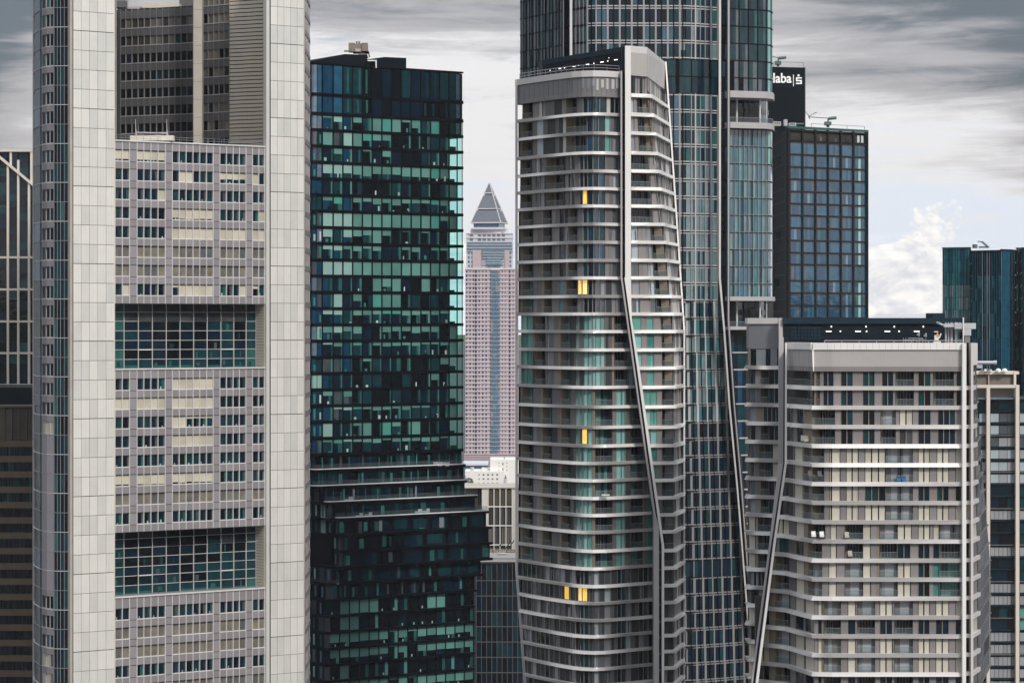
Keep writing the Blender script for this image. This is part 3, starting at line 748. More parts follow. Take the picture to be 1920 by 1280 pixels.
    # shifted lower floors
    sh = [(587, 869, 0, 'w'), (587, 871, .4, 'w'), (602, 871, .9, 'w'), (612, 888, 1.5, 'w'), (622, 907, 2.2, ''), (630, 910, 2.6, ''), (631, 912, 2.6, ''), (622, 899, 1.6, 'l'), (613, 890, 1.0, 'l')]
    k = 1; lw = Parts('terrace_window', R, (583, 915, 850, 1280)); rails = MB()
    while True:
        z1 = zs[0]-(k-1)*FH-.3; z0 = zs[0]-k*FH+.3
        if z0 < 4: break
        Lp, Rp, off, wh = sh[k-1] if k-1 < len(sh) else (611, 887, .8, '')
        nxt = sh[k] if k < len(sh) else (611, 887, .8, '')
        T = surf(Lp, Rp, off-.5); low = k > 9
        n = 16 if low else 15
        u0, u1 = T.u(Lp+8), 4.0
        sl = MB(); Sb = surf(min(Lp, nxt[0]), max(Rp, nxt[1]), max(off, nxt[2])+.1)
        sl.slab(Sb, 0, 5, z0-.62, z0+.0, -4, 0, 'black_metal')
        sl.build('floor_band', R)
        # pale slab edges of the terraces
        if wh == 'w' and k <= 4:
            ed = MB(); Lw = [583, 583, 607, 625][k-1]; E = surf(Lw if Lw > 583 else 587, [869.5, 871, 888, 905][k-1], max(off, nxt[2])+.12)
            ed.slab(E, .8, 4.0, z0+.0, z0+.22, -.5, .1, 'slab_edge'); ed.slab(E, 4.0, 4.3, z0+.0, z0+.22, -.5, 0, 'slab_edge'); ed.build('slab_edge', R)
            gr = MB(); gr.cell(E, .9, 4.0, z0+.22, z0+1.25, -.15, 'balustrade_glass'); gr.build('balustrade', R)
            for q in rnd.sample(range(10), 3):
                rails.bar(E, 3+.08+q*.09, .5, z0-.0, z0+.2, -.1, .02, 'black_metal')
        if wh == 'l':
            ed = MB(); E = surf(631 if k == 8 else 620, 880, 1.9); ed.slab(E, 0, 3.0, z1+.33, z1+.47, -.5, 0, 'slab_edge'); ed.build('slab_edge', R)
            MB().cell(E, 0, 2.9, z1+.47, z1+1.4, -.05, 'balustrade_glass').build('balustrade', R)
        bk = MB()
        bk.cell(T, 0, 5, z0-.1, z1+.1, -.3, 'black_metal'); bk.build('wall', R)
        # side face windows
        for i in range(5):
            p = MB(); p.cell(T, i*.2+.03, i*.2+.17, z0, z1, -.1, ch('glass_slate', 3 if not low else 2, 'glass_petrol', 3, 'glass_navy', 2, 'blind_aqua_pale', .3))
            if rnd.random() < .7: p.cell(T, i*.2+.07, i*.2+.12, z0+.3, z1-.4, -.08, ch('glass_sky', 2, 'glass_slate', 1, 'interior_light', .4))
            lw.add(p)
        p = MB(); p.cell(T, 1, 3, z0, z1, -.1, ch('glass_slate', 1, 'glass_navy', 1)); lw.add(p)
        rowst = [('half', .65), ('mix',), ('half', .68), ('half', .62), ('mix',), ('half', .7), ('mix',)][(k-10) % 7] if low else None
        for i in range(n):
            a_ = u0+(u1-u0)*(i+.07)/n; b_ = u0+(u1-u0)*(i+.93)/n; p = MB(); bl = MB()
            if low:
                r = rnd.random(); f = 0
                if rowst[0] == 'half': f = rowst[1] if i not in (7, 9) else rnd.uniform(0, .3)
                elif rowst[0] == 'full': f = 1 if i not in (7, 8, 9) else 0
                elif r < .2: f = 1
                if k == 10: f = 1 if i in (2, 3, 4, 5, 11, 12) else 0
                f = min(1, max(0, f+rnd.uniform(-.04, .04))) if f else 0
                if f: bl.cell(T, a_, b_, z1-(z1-z0)*f, z1, -.1, ch('blind_teal', 2, 'blind_teal_b', 3))
                if f < .96:
                    p.cell(T, a_, b_, z0, z1-(z1-z0)*f, -.1, ch('glass_black', 5, 'glass_navy', 1.5))
                    if rnd.random() < .3: p.cell(T, a_+(b_-a_)*.65, b_, z0, z1-(z1-z0)*f, -.09, ch('glass_teal', 2, 'curtain_teal', 1))
                    if rnd.random() < .3: q = a_+(b_-a_)*rnd.uniform(.1, .6); p.cell(T, q, q+(b_-a_)*.15, z0+.1, z0+.7, -.08, 'interior_light')
                lw.add(p if p.f else bl, [('blind', bl)] if p.f else [])
            else:
                terr = k <= 4
                a2, b2 = (a_-.0005, b_+.0012) if terr else (a_+.002, b_-.002)
                left = i < 3 and k > 4
                p.cell(T, a2, b2, z0, z1, -.1, ch('glass_blue_b', 3, 'glass_sky', 1, 'glass_slate', 1) if left else ch('glass_black', 4, 'glass_navy', 5, 'glass_petrol', 2 if terr else .5))
                for _ in range(3 if terr else 2):
                    if rnd.random() < .6: q = a_+(b_-a_)*rnd.uniform(0, .7); p.cell(T, q, q+(b_-a_)*rnd.uniform(.1, .3), z0+rnd.uniform(0, .4), z1-rnd.uniform(.1, .9), -.085-_*.01, ch('glass_teal', 3, 'glass_petrol', 2, 'glass_teal_mid', 1.4, 'glass_slate', 1, 'curtain_grey', .3))
                if not terr and i > 9 and rnd.random() < .3: p.cell(T, a_+.01, b_-.02, z0+.5, z1-.5, -.07, 'glass_petrol')
                lw.add(p)
        k += 1
    lw.done()
    rails.build('scupper', R)
    def lounge(px, py, D, label, col='interior_white'):
        t = thing('outdoor_sofa', label, 'sofa', (*P(px, D), Z(py, D)), 'pale lounge furniture on the terraces of the black tower')
        x, y = P(px, D); z = Z(py, D)
        MB().box(x-1.1, x+1.1, y, y+.9, z, z+.45, col).build('seat', t); MB().box(x-1.1, x+1.1, y+.75, y+1, z+.45, z+.95, col).build('backrest', t)
    for px, py, e, lab in ((653, 938, 1.3, 'low white lounge on the third terrace of the black tower'), (672, 968.5, 2, 'cream lounge on the fourth terrace, on the left of a similar one'), (689, 967, 2, 'cream lounge on the fourth terrace, next to the darker windows'), (783, 961, 2.0, 'pale rounded seat, on the left of the pair on the fourth terrace'), (797, 960, 2.0, 'pale rounded seat, on the right of the pair on the fourth terrace'), (820, 872.5, .6, 'small white seat at the left on the top terrace'), (834, 872.8, .6, 'small white seat at the right on the top terrace')):
        lounge(px, py+.5, lineD(LA, LB, px)-e*.8, lab, 'interior_white' if py > 950 or px < 700 else 'pink_stone_pale')
    # roof machine
    M = thing('roof_crane', 'brown boxed facade crane on the roof of the black tower with teal windows', 'crane', (*P(672, 700), Z(103, 700)), 'facade maintenance cranes on roofs')
    D = 700
    MB().pbox(653.5, 665, 80.5, 97, D, 3, 'crane_brown').pbox(665, 678, 82, 98.5, D+.3, 2.4, 'crane_brown').pbox(678, 689, 80.5, 96, D, 3, 'crane_brown').pbox(666, 676, 92, 97, D-.2, .5, 'stone_sand').build('cabin', M)
    MB().pbox(645, 654, 94.5, 97, D, 1, 'crane_grey').pbox(662, 692, 97, 100, D+.5, 2, 'black_metal').pbox(672, 685, 99, 104, D+.5, 3, 'crane_brown').build('counterweight', M)
    m = MB()
    for x in (668, 671, 674): m.tube((X(x, D), D+1, Z(82, D)), (X(x, D), D+1, Z(77, D)), .12, 'black_metal', 4)
    m.tube((X(689, D), D+1, Z(94, D)), (X(693, D), D+1, Z(107, D)), .18, 'crane_brown', 5); m.tube((X(685, D), D+1, Z(99, D)), (X(690, D), D+1, Z(109, D)), .18, 'crane_brown', 5)
    m.build('mast', M)
teal_tower()

# ================================================================== round apartment tower, centre
def strip_floor(T, R, S, z0, z1, strips, wp, bp, wall, pxz=None, uo=None, seed=None, pane_w=8.5):
    """strips: list of (end px, type) from a start px; types: b/B balcony with dark/teal doors, g/t/a/n glass with dark, teal, aqua, navy fill, p/P/d/l/w/m/M panels, s cream shutters, o open"""
    U = uo or (lambda p: S.u(p)); zm = (z0+z1)/2
    px = strips[0][0]
    FILL = {'g': ('glass_navy', 4, 'glass_petrol', 3, 'glass_black', 2), 'n': ('glass_blue', 3, 'glass_petrol', 4, 'glass_navy', 3), 't': ('curtain_teal', 5, 'curtain_aqua', 2, 'glass_teal_mid', 3),
            'a': ('curtain_aqua', 5, 'curtain_teal', 2), 'c': ('curtain_grey', 3, 'curtain_pale', 2, 'glass_slate', 3), 'v': ('glass_slate', 3, 'glass_black', 3, 'panel_dark', 2, 'curtain_grey', 1)}
    WALL = {'p': ('panel_grey', 3, 'panel_grey_b', 2), 'P': ('panel_grey_b', 2, 'panel_light', .5), 'd': ('panel_dark', 3, 'panel_grey', 1), 'l': ('curtain_pale', 1, 'panel_light', 2), 'w': ('wall_beige', 1), 'm': ('panel_taupe', 2, 'panel_taupe_b', 1), 'M': ('panel_taupe_b', 1), 'L': ('panel_light', 1)}
    for end, ty in strips[1:]:
        a, b = U(px), U(end); w_ = end-px; px0 = px; px = end
        if S.clip(b, zm)-S.clip(a, zm) < .6/60 and (S.cl or S.cr) and S.clip(b, zm)-S.clip(a, zm) < 1e-3: continue
        if ty in WALL:
            n = max(1, int(w_/(13 if pane_w > 9 else 8)+.5))
            for i in range(n): wall.slab(S, a+(b-a)*i/n+.0008, a+(b-a)*(i+1)/n-.0008, z0, z1, -1.9, -.42+rnd.uniform(-.04, .04), ch(*WALL[ty]))
        elif ty in FILL:
            n = max(1, int(w_/(11.5 if ty == 'n' else pane_w)+.5)); mb = MB()
            for i in range(n):
                q0, q1 = a+(b-a)*i/n, a+(b-a)*(i+1)/n; m = ch(*FILL[ty])
                mb.cell(S, q0, q1, z0, z1, -.58, m)
                if rnd.random() < (.12 if pane_w > 9 else .35) and w_/n > 4: s_ = rnd.uniform(.2, .7); mb.cell(S, q0+(q1-q0)*s_, q0+(q1-q0)*min(1, s_+rnd.uniform(.1, .3)), z0, z1-(.0 if rnd.random() < .5 else rnd.uniform(0, 1)), -.565, ch(*FILL[ty]))
                mb.bar(S, q0+1e-4, .14, z0, z1, -.6, -.40, 'wall_beige' if pane_w > 9 else 'panel_grey_b')
            mb.bar(S, b-1e-4, .14, z0, z1, -.6, -.40, 'panel_grey_b')
            wp.add(mb)
        elif ty == 's':
            n = max(1, int(w_/11.5+.5)); mb = MB()
            for i in range(n):
                q0, q1 = a+(b-a)*i/n, a+(b-a)*(i+1)/n
                mb.cell(S, q0, q1, z0, z1, -.52, ch('shutter_cream', 3, 'shutter_cream_b', 2)); mb.bar(S, q0+1e-4, .2, z0, z1, -.56, -.48, 'brown_frame')
            mb.bar(S, b-1e-4, .13, z0, z1, -.56, -.44, 'brown_frame'); wp.add(mb)
        elif ty in 'bBkK':
            bk, bl = MB(), MB(); dep = -1.85
            m0 = {'b': ('glass_black', 5, 'glass_navy', 3, 'panel_dark', 1), 'B': ('curtain_teal', 3, 'glass_petrol', 2, 'glass_teal', 2), 'k': ('glass_black', 3, 'soffit_dark', 1, 'glass_navy', 1), 'K': ('shutter_shadow', 3, 'curtain_grey', 1)}[ty]
            n = max(2, int(w_/6+.5))
            for i in range(n):
                q0, q1 = a+(b-a)*i/n, a+(b-a)*(i+1)/n
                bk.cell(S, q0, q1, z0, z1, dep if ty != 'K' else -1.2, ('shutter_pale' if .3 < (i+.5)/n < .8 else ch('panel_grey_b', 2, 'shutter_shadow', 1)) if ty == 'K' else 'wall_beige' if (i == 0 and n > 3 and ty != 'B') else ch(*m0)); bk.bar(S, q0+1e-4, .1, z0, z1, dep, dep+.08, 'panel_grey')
            if not (S.cl or S.cr):
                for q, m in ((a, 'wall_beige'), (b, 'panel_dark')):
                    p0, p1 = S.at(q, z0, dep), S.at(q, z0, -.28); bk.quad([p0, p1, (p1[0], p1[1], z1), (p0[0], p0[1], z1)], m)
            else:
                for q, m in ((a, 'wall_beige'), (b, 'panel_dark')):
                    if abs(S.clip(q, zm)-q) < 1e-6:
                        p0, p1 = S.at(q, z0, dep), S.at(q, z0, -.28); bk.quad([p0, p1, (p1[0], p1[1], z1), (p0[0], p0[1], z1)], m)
            bl.cell(S, a, b, z0, z0+1.05, -.2, 'balustrade_glass')
            bl.slab(S, a, b, z0+1.03, z0+1.08, -.24, -.17, 'rail_metal')
            bp.add(bk, [('balustrade', bl)])
def band(S, u0, u1, zc, h, parent, m, seed, amp=.30, sub=6, o=.24):
    r = random.Random(seed); ph = [r.uniform(0, 1) for _ in range(3)]; fl = r.choice((-1, 1))
    n = S.n()
    def tilt(u):
        t = (u/n*2.1+ph[0]) % 2.0; t = t if t < 1 else 2-t; k = max(-1, min(1, (t-.5)*5))*fl
        return (o-amp*k*.55, o+amp*k*.55)
    mb = MB(); mb.slab(S, u0, u1, zc-h/2, zc+h/2, -1.9, o, m, tilt, sub)
    return mb.build('floor_band', parent)
def round_tower():
    yk = lambda z, D=543: CY-(z-H)*F/D
    R = thing('apartment_tower', 'tall curved grey apartment tower with white balcony bands and four amber lit windows', 'skyscraper', (*P(1110, 548), 0))
    N1 = [(966, 561), (988, 556.5), (1012, 552), (1035, 548.3), (1055, 545.2), (1075, 542.3), (1092, 540.8), (1112, 540), (1135, 540.6), (1166, 543), (1200, 545.8), (1240, 549)]
    c1 = [(520, 1165.5), (965, 1227), (1400, 1227)]; cL = [(1060, 968.5), (1280, 985.5), (1600, 1010)]
    S1 = Surf(N1); cr = lambda z: S1.u(interp(c1, yk(z))); cl = lambda z: S1.u(interp(cL, yk(z, 560)))
    S = Surf(N1, cr=cr, cl=cl); full = Surf(N1)
    kx = [(90, 1212), (640, 1265), (2000, 1265)]; ex = [(100, 1247.5), (240, 1257), (620, 1283), (2000, 1283)]; ed = [(100, 579), (620, 561), (2000, 560)]
    def fn(z):
        y = yk(z); return [P(1172.5, 542.5), P(interp(kx, y), 545.5), P(interp(ex, y), interp(ed, y)-2)]
    c2 = [(600, 1182.5), (700, 1200), (1023, 1244.5), (2000, 1244.5)]
    S2 = Surf(fn=fn, cl=None); S2.cl = lambda z: Surf(fn=fn).u(interp(c2, yk(z)), z)
    # core
    core = MB(); zt = Z(182, 548); poly = [full.at(i, 0, -1.95)[:2] for i in range(10)]
    core.prism(poly[1:]+[P(1172, 548), P(1172, 590), P(985, 600)], Z(1060, 550), zt, 'soffit_dark')
    pl = [full.at(i, 0, -1.95)[:2] for i in range(1, 12)]; core.prism([P(1000, 556)]+pl[1:]+[P(1240, 590), P(1000, 600)], 0, Z(1060, 550)-.02, 'soffit_dark')
    for ya, yb in ((96, 250), (250, 420), (420, 640), (640, 1900)):
        za, zb = Z(yb, 545), Z(ya, 545); n0, n1 = fn((zb if ya < 640 else za)), fn(zb)
        q = [P(1174, 545), (n1[1][0]-.3, n1[1][1]+1.6), (n1[2][0]-1.6, n1[2][1]+.4), P(1245, 596), P(1174, 596)]
        if ya == 640: q[0] = P(1245, 546)
        core.prism(q, max(0, za)+.01, zb, 'soffit_dark')
    q0 = Surf([(1172, 546.5), (1250, 548)])
    core.prism([P(1172, 549), P(1250, 549), P(1250, 590), P(1172, 590)], 0, Z(520, 546), 'soffit_dark')
    core.build('core', R)
    by = [181, 213.9, 249.5, 286.7, 320.6, 353.5, 386.3, 420.2, 454, 488, 521, 555.5, 588.5, 621.5, 656, 690, 726, 763, 801, 836, 868.5, 901, 934, 966, 998, 1033, 1066, 1099, 1131, 1163, 1193, 1223, 1254, 1285]
    wp, bp = Parts('window', R, (966, 1290, 150, 1280)), Parts('balcony', R, (966, 1290, 150, 1280)); wall = MB()
    A = [(968, ''), (977, 'o'), (995, 'b'), (1008, 'P'), (1013, 'l'), (1019, 'c'), (1036, 'p'), (1050, 'd'), (1055, 'p'), (1059, 'w'), (1079, 'b'), (1090, 'p'), (1140, 'n'), (1147, 'l'), (1163.5, 'g')]
    A2 = [(968, ''), (975, 'w'), (995, 'b'), (1004, 'p'), (1015, 'l'), (1052, 'd'), (1059, 'L'), (1099, 'b'), (1137, 'n'), (1147, 'a'), (1152, 'p'), (1163.5, 'c')]
    B_ = [(968, ''), (973, 'o'), (993, 'b'), (1000, 'p'), (1017, 'c'), (1022, 'd'), (1056, 'b'), (1062, 'p'), (1075, 'v'), (1084, 'p'), (1100, 'g'), (1110, 'g'), (1138, 'n'), (1152, 'p'), (1163.5, 'c')]
    C_ = [(968, ''), (977, 'w'), (996, 'b'), (1012, 'p'), (1016, 'w'), (1031, 'b'), (1045, 'p'), (1063, 'v'), (1080, 'b'), (1090, 'p'), (1138, 'n'), (1150, 'p'), (1158, 'c'), (1163.5, 'p'), (1180, 'g')]
    C2 = [(968, ''), (977, 'w'), (996, 'B'), (1012, 'p'), (1018, 'w'), (1031, 'b'), (1045, 'p'), (1052, 't'), (1060, 'p'), (1080, 'k'), (1093, 'p'), (1138, 'v'), (1150, 'd'), (1158, 'c'), (1164, 'p'), (1172, 'c'), (1190, 'p')]
    D_ = [(968, ''), (974, 'o'), (995, 't'), (1001, 'd'), (1019, 'b'), (1022, 'p'), (1026, 't'), (1043, 'p'), (1049, 'w'), (1066, 'B'), (1078, 'd'), (1083, 't'), (1092, 'd'), (1102, 'a'), (1137, 'a'), (1150, 'd'), (1154, 'w'), (1181, 'b'), (1190, 't'), (1200, 'p'), (1215, 't')]
    E_ = [(968, ''), (972, 'd'), (977, 'w'), (996, 'B'), (1010, 'p'), (1015, 'w'), (1031, 'B'), (1042, 'd'), (1047, 'p'), (1050, 'w'), (1066, 'B'), (1078, 'd'), (1092, 't'), (1101, 'a'), (1112, 'a'), (1117, 'w'), (1150, 'B'), (1158, 'p'), (1168, 'a'), (1175, 'a'), (1184, 'd'), (1207, 'B'), (1211, 'w'), (1216, 'p'), (1227, 't')]
    F_ = [(968, ''), (985, 'v'), (1010, 'v'), (1035, 'v'), (1056, 'v'), (1085, 'v'), (1103, 'g'), (1112, 'd'), (1124, 'c'), (1136, 'd'), (1148, 'c'), (1160, 'd'), (1176, 'g'), (1186, 'c'), (1200, 'd'), (1227, 'v')]
    lit = {360: [(1091.5, 1099.5)], 537: [(1082.5, 1089), (1091, 1100)], 820: [(1090.5, 1099.5)], 1112: [(1057, 1065), (1083, 1089.5), (1091, 1100)]}
    lt = {5: 'amber lit window in the upper part of the tower', 10: 'amber lit window pane at mid height', 18: 'amber lit window beside a white lamp', 26: 'amber lit window in the lower part of the tower'}
    for i in range(1, len(by)):
        h = .56; y0, y1 = by[i], by[i-1]
        pat = A if i == 1 else A2 if i < 4 else B_ if i < 7 else C_ if i < 11 else C2 if i < 13 else D_ if i < 17 else E_ if i < 27 else F_
        if i == 20 or i == 23 or i == 24 or i == 25: pat = [(e_, {'B': 'b'}.get(t_, t_)) for e_, t_ in pat] if i > 22 or i == 20 else pat
        zb, zt = Z(y0, 540)+h/2, Z(y1, 540)-h/2
        if i == 1: zt = Z(181, 540)
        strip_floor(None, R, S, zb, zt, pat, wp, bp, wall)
        for yl, rs in lit.items():
            if y1 < yl < y0:
                for a, b in rs:
                    m = MB(); m.cell(S, full.u(a), full.u(b), zb+.15, zt-.1, -.2, 'lit_amber' if b-a > 7.5 and yl != 537 else 'lit_amber_pale'); m.bar(S, full.u(a)-.001, .1, zb, zt, -.3, -.15, 'panel_grey_b')
                    wp.add(m, label=lt[i] if i in lt else 'amber lit window')
        band(S, S.u(969.5), S.u(1240), Z(y0, 540), .58, R, 'band_white', 31*i)
        # right facet
        yy0, yy1 = y0, y1
        if i == 1: yy0, yy1 = 214.5, 178.5
        zb, zt = Z(yy0, 543)+h/2, Z(yy1, 543)-h/2
        f = lambda t: t
        W = [(0, '')]
        if i < 4: W = [(0, ''), (.35, 'c'), (.48, 'm'), (.92, 'k'), (1.12, 'w')]
        elif i < 8: W = [(0, ''), (.75, 'b'), (.9, 'm'), (1.08, 'c')]
        elif i < 13: W = [(0, ''), (.34, 'c'), (.55, 'm'), (.68, 'c'), (1.0, 'b'), (1.14, 'w')]
        elif i < 17: W = [(0, ''), (.35, 't'), (.45, 'm'), (.60, 't'), (.76, 'm'), (1.0, 'B'), (1.14, 'w')]
        elif i < 27: W = [(0, ''), (.40, 'm'), (.66, 't'), (.76, 'm'), (1.0, 'B'), (1.12, 'd')]
        else: W = [(0, ''), (.8, 'v'), (1.0, 'v'), (1.2, 'd')]
        e_ = W[-1][0]; n = 6
        for k in range(n): W.append((e_+(1.9-e_)*(k+1)/n, ch('L', 3, 'm', 2, 'c', 2) if i < 16 else ch('m', 2, 'c', 2, 'P', 2, 'p', 1.5)))
        W.append((1.97, 'g')); W2 = [(W[0][0], '')]+[(a, b) for a, b in W[1:]]
        # strip_floor works in pixels: scale the facet's own parameter
        strip_floor(None, R, S2, zb, zt, [(a*60, b) for a, b in W2], wp, bp, wall, uo=lambda p: p/60)
        if i > 1: band(S2, 0, 1.93, Z(yy0, 543), .62, R, 'band_bright', 977*i, amp=.12, sub=3, o=.3)  # facet's sunlit brightness put into a lighter band colour
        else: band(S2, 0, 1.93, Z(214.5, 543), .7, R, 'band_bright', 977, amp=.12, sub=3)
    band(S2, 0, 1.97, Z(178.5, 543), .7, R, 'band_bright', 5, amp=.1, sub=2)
    wp.done(); bp.done(); wall.build('wall_panels', R)
    # crown of the front
    cm = MB(); z0, z1, z2 = Z(181.5, 540), Z(144, 540), Z(132.5, 540)
    Sn = Surf(N1, cr=lambda z: S1.u(1163.8)); Sn = Surf(N1, cr=lambda z: full.u(1163.8))
    cm.slab(Sn, full.u(968), full.u(1168), z0, z1, -1.9, .05, 'mesh_grey'); cm.slab(Sn, full.u(968), full.u(1168), z0, z0+.9, -1.9, .08, 'panel_grey_b')
    for x in range(975, 1160, 9): cm.bar(Sn, full.u(x), .08, z0, z1, 0, .08, 'panel_grey')
    for x in (1092, 1101, 1110, 1118, 1127, 1136, 1146, 1155): cm.cell(Sn, full.u(x), full.u(x+rnd.uniform(3, 6)), z0+rnd.uniform(1.2, 2), z1-rnd.uniform(.1, .6), .09, ch('panel_light', 2, 'curtain_grey', 2, 'panel_taupe', 1))
    cm.build('crown_screen', R)
    pr = MB(); pr.slab(Sn, full.u(968), full.u(1168), z1, z2, -1.2, .3, 'band_white')
    pr.build('parapet', R)
    railing('railing', R, [Sn.at(full.u(x), z2, -.3) for x in (972, 1000, 1030, 1060, 1092, 1115, 1140, 1163)], 1.1, 'rail_metal', 1.8, .05)
    ph = MB(); E1, E0 = P(1017, 570), P(1171, 547)
    ph.prism([E1, E0, P(1171, 590), P(1010, 600)], z2-.5, [Z(113, 570), Z(87.5, 547), Z(90, 590), Z(118, 600)], 'penthouse_dark')
    ph.build('penthouse', R)
    fs = MB(); V = Surf(xy=[E1, E0])
    a0, a1 = V.at(0, Z(113, 570), .15), V.at(1, Z(87.5, 547), .15); b0, b1 = V.at(0, Z(122.5, 570), .15), V.at(1, Z(97, 547), .15); fs.quad([b0, b1, a1, a0], 'penthouse_fascia'); c0, c1 = V.at(0, Z(113, 570), -1), V.at(1, Z(87.5, 547), -1); fs.quad([a0, a1, c1, c0], 'penthouse_fascia')
    fs.build('roof_fascia', R)
    lm = MB()
    for x, y, w_ in ((1031, 132.6, 1.6), (1048, 129.3, 5), (1058, 127.8, 2), (1074, 125.2, 6), (1084, 123.4, 2), (1099, 121.6, 6), (1113, 119.3, 2), (1126, 117.2, 6), (1139, 115, 2), (1152, 112.9, 6), (1141.5, 109, 1)):
        uu = V.u(x); z = Z(y, V.D(x)); lm.cell(V, uu, uu+w_/150, z-.07, z+.07, .06, 'lamp_warm')
    lm.build('wall_lamp', R)
    # crown of the right facet
    c3 = MB(); ztop = Z(86.5, 543)
    n = fn(Z(100, 543)); K, Ee = n[1], n[2]; A0 = P(1181, 542.4)
    def face(p, q, zp0, zq0, zp1, zq1, m, o=0):
        d = Vector((q[0]-p[0], q[1]-p[1], 0)).normalized(); nn = Vector((d.y, -d.x, 0))*o
        c3.quad([(p[0]+nn.x, p[1]+nn.y, zp0), (q[0]+nn.x, q[1]+nn.y, zq0), (q[0]+nn.x, q[1]+nn.y, zq1), (p[0]+nn.x, p[1]+nn.y, zp1)], m)
    zk = Z(88.5, 545.5); zb = Z(143.5, 545); zE = Z(117, 577)
    E = P(1247.5, 577)
    c3.prism([A0, K, E, P(1247, 590), P(1182, 590)], zb, [ztop, zk, zE, zE, ztop], 'band_white')
    face(A0, K, zb, zb, Z(99, 543), Z(101, 545.5), 'mesh_beige', .06); face(K, E, zb, Z(169, 577), Z(101, 545.5), Z(126, 577), 'panel_light', .06)
    face(K, E, Z(143.5, 545), Z(168, 577), Z(101, 545.5), Z(123, 577), 'panel_light', .03)
    c3.prism([(A0[0], A0[1]+1), (K[0], K[1]+1), (E[0]-.6, E[1]), P(1247, 590), P(1182, 590)], Z(179, 545), zb, 'panel_dark')
    for k in range(7): t0, t1 = k/7+.01, (k+1)/7-.01; Wf = Surf(xy=[(A0[0], A0[1]+.9), (K[0], K[1]+.9)]); c3.cell(Wf, t0, t1, Z(176, 544), zb, .1, ['glass_black', 'glass_navy', 'panel_taupe', 'panel_taupe', 'glass_black', 'panel_taupe_b', 'panel_taupe'][k]); Wg = Surf(xy=[(K[0], K[1]+.9), (E[0]-.6, E[1])]); zz = Z(170, 560); c3.quad([Wg.at(t0, Z(176+16*t0, 555), .1), Wg.at(t1, Z(176+16*t1, 555), .1), Wg.at(t1, Z(143.5, 545)+(Z(169, 577)-Z(143.5, 545))*t1, .1), Wg.at(t0, Z(143.5, 545)+(Z(169, 577)-Z(143.5, 545))*t0, .1)], ch('panel_taupe', 2, 'mesh_beige', 2, 'panel_light', 2))
    c3.build('crown', R)
    # the slanting double pillar and its relatives
    rb = MB()
    rb.ribbon([(133, 1163.6, 1166.6, 541.2), (520, 1163.8, 1167.0, 541.2), (740, 1194.6, 1197.4, 541.6), (965, 1225.6, 1229.5, 543), (985, 1225.6, 1235.6, 543.4), (1700, 1225.6, 1235.6, 543.4)], 4, 'pillar_grey')
    rb.build('pillar', R, 'thin grey pillar left of the dark joint')
    rb = MB(); rb.ribbon([(88, 1166.5, 1172.6, 543.8), (520, 1166.9, 1172.7, 543.8), (740, 1197, 1203, 543.8), (1000, 1229, 1242.4, 544.8), (1700, 1229, 1242.4, 544.8)], 4, 'penthouse_dark')
    for i in range(len(by)):
        y = by[i]+2; x0 = interp([(88, 1166.6), (520, 1167), (740, 1197.4), (985, 1235.5), (1700, 1235.5)], y); x1 = interp([(88, 1172.2), (520, 1172.4), (740, 1201.4), (1010, 1241.4), (1700, 1241.4)], y)
        rb.pbox(x0, x1, y-1.6, y+1.6, 543.5 if y < 900 else 544.2, 1, 'panel_grey')
    rb.build('joint', R)
    rb = MB(); rb.ribbon([(86, 1172.2, 1182.8, 541), (520, 1172.3, 1183.2, 541), (600, 1183, 1184.6, 541), (605, 1184, 1185.4, 541)], 4, 'band_bright')
    rb.ribbon([(520, 1170.6, 1172.6, 540.9), (600, 1181.6, 1185.2, 540.9), (700, 1195.8, 1200.6, 541.2), (860, 1218, 1223, 541.6), (1023, 1241.2, 1245.4, 542), (1700, 1241.4, 1245.4, 542)], 4, 'band_bright')
    rb.build('pillar', R, 'white pillar that leans to the right lower down')
    rb = MB(); rb.ribbon([(116, 1246.8, 1249.6, 576), (240, 1255.6, 1258.6, 572), (620, 1281.6, 1284.6, 557.5), (1700, 1281.4, 1284.6, 557.5)], 4, 'band_bright'); rb.build('edge_post', R, 'white right edge post')
    rb = MB(); rb.ribbon([(150, 966, 970.6, 559.6), (1068, 966.2, 971, 559.6), (1280, 981.6, 987.2, 559.6), (1600, 1006, 1012, 559.6)], 4, 'pillar_grey'); rb.build('edge_post', R, 'grey left edge post')
    gb = MB(); gb.pbox(1128, 1143, 926.5, 928.5, 539, .8, 'band_bright'); gb.build('planter', R)
round_tower()

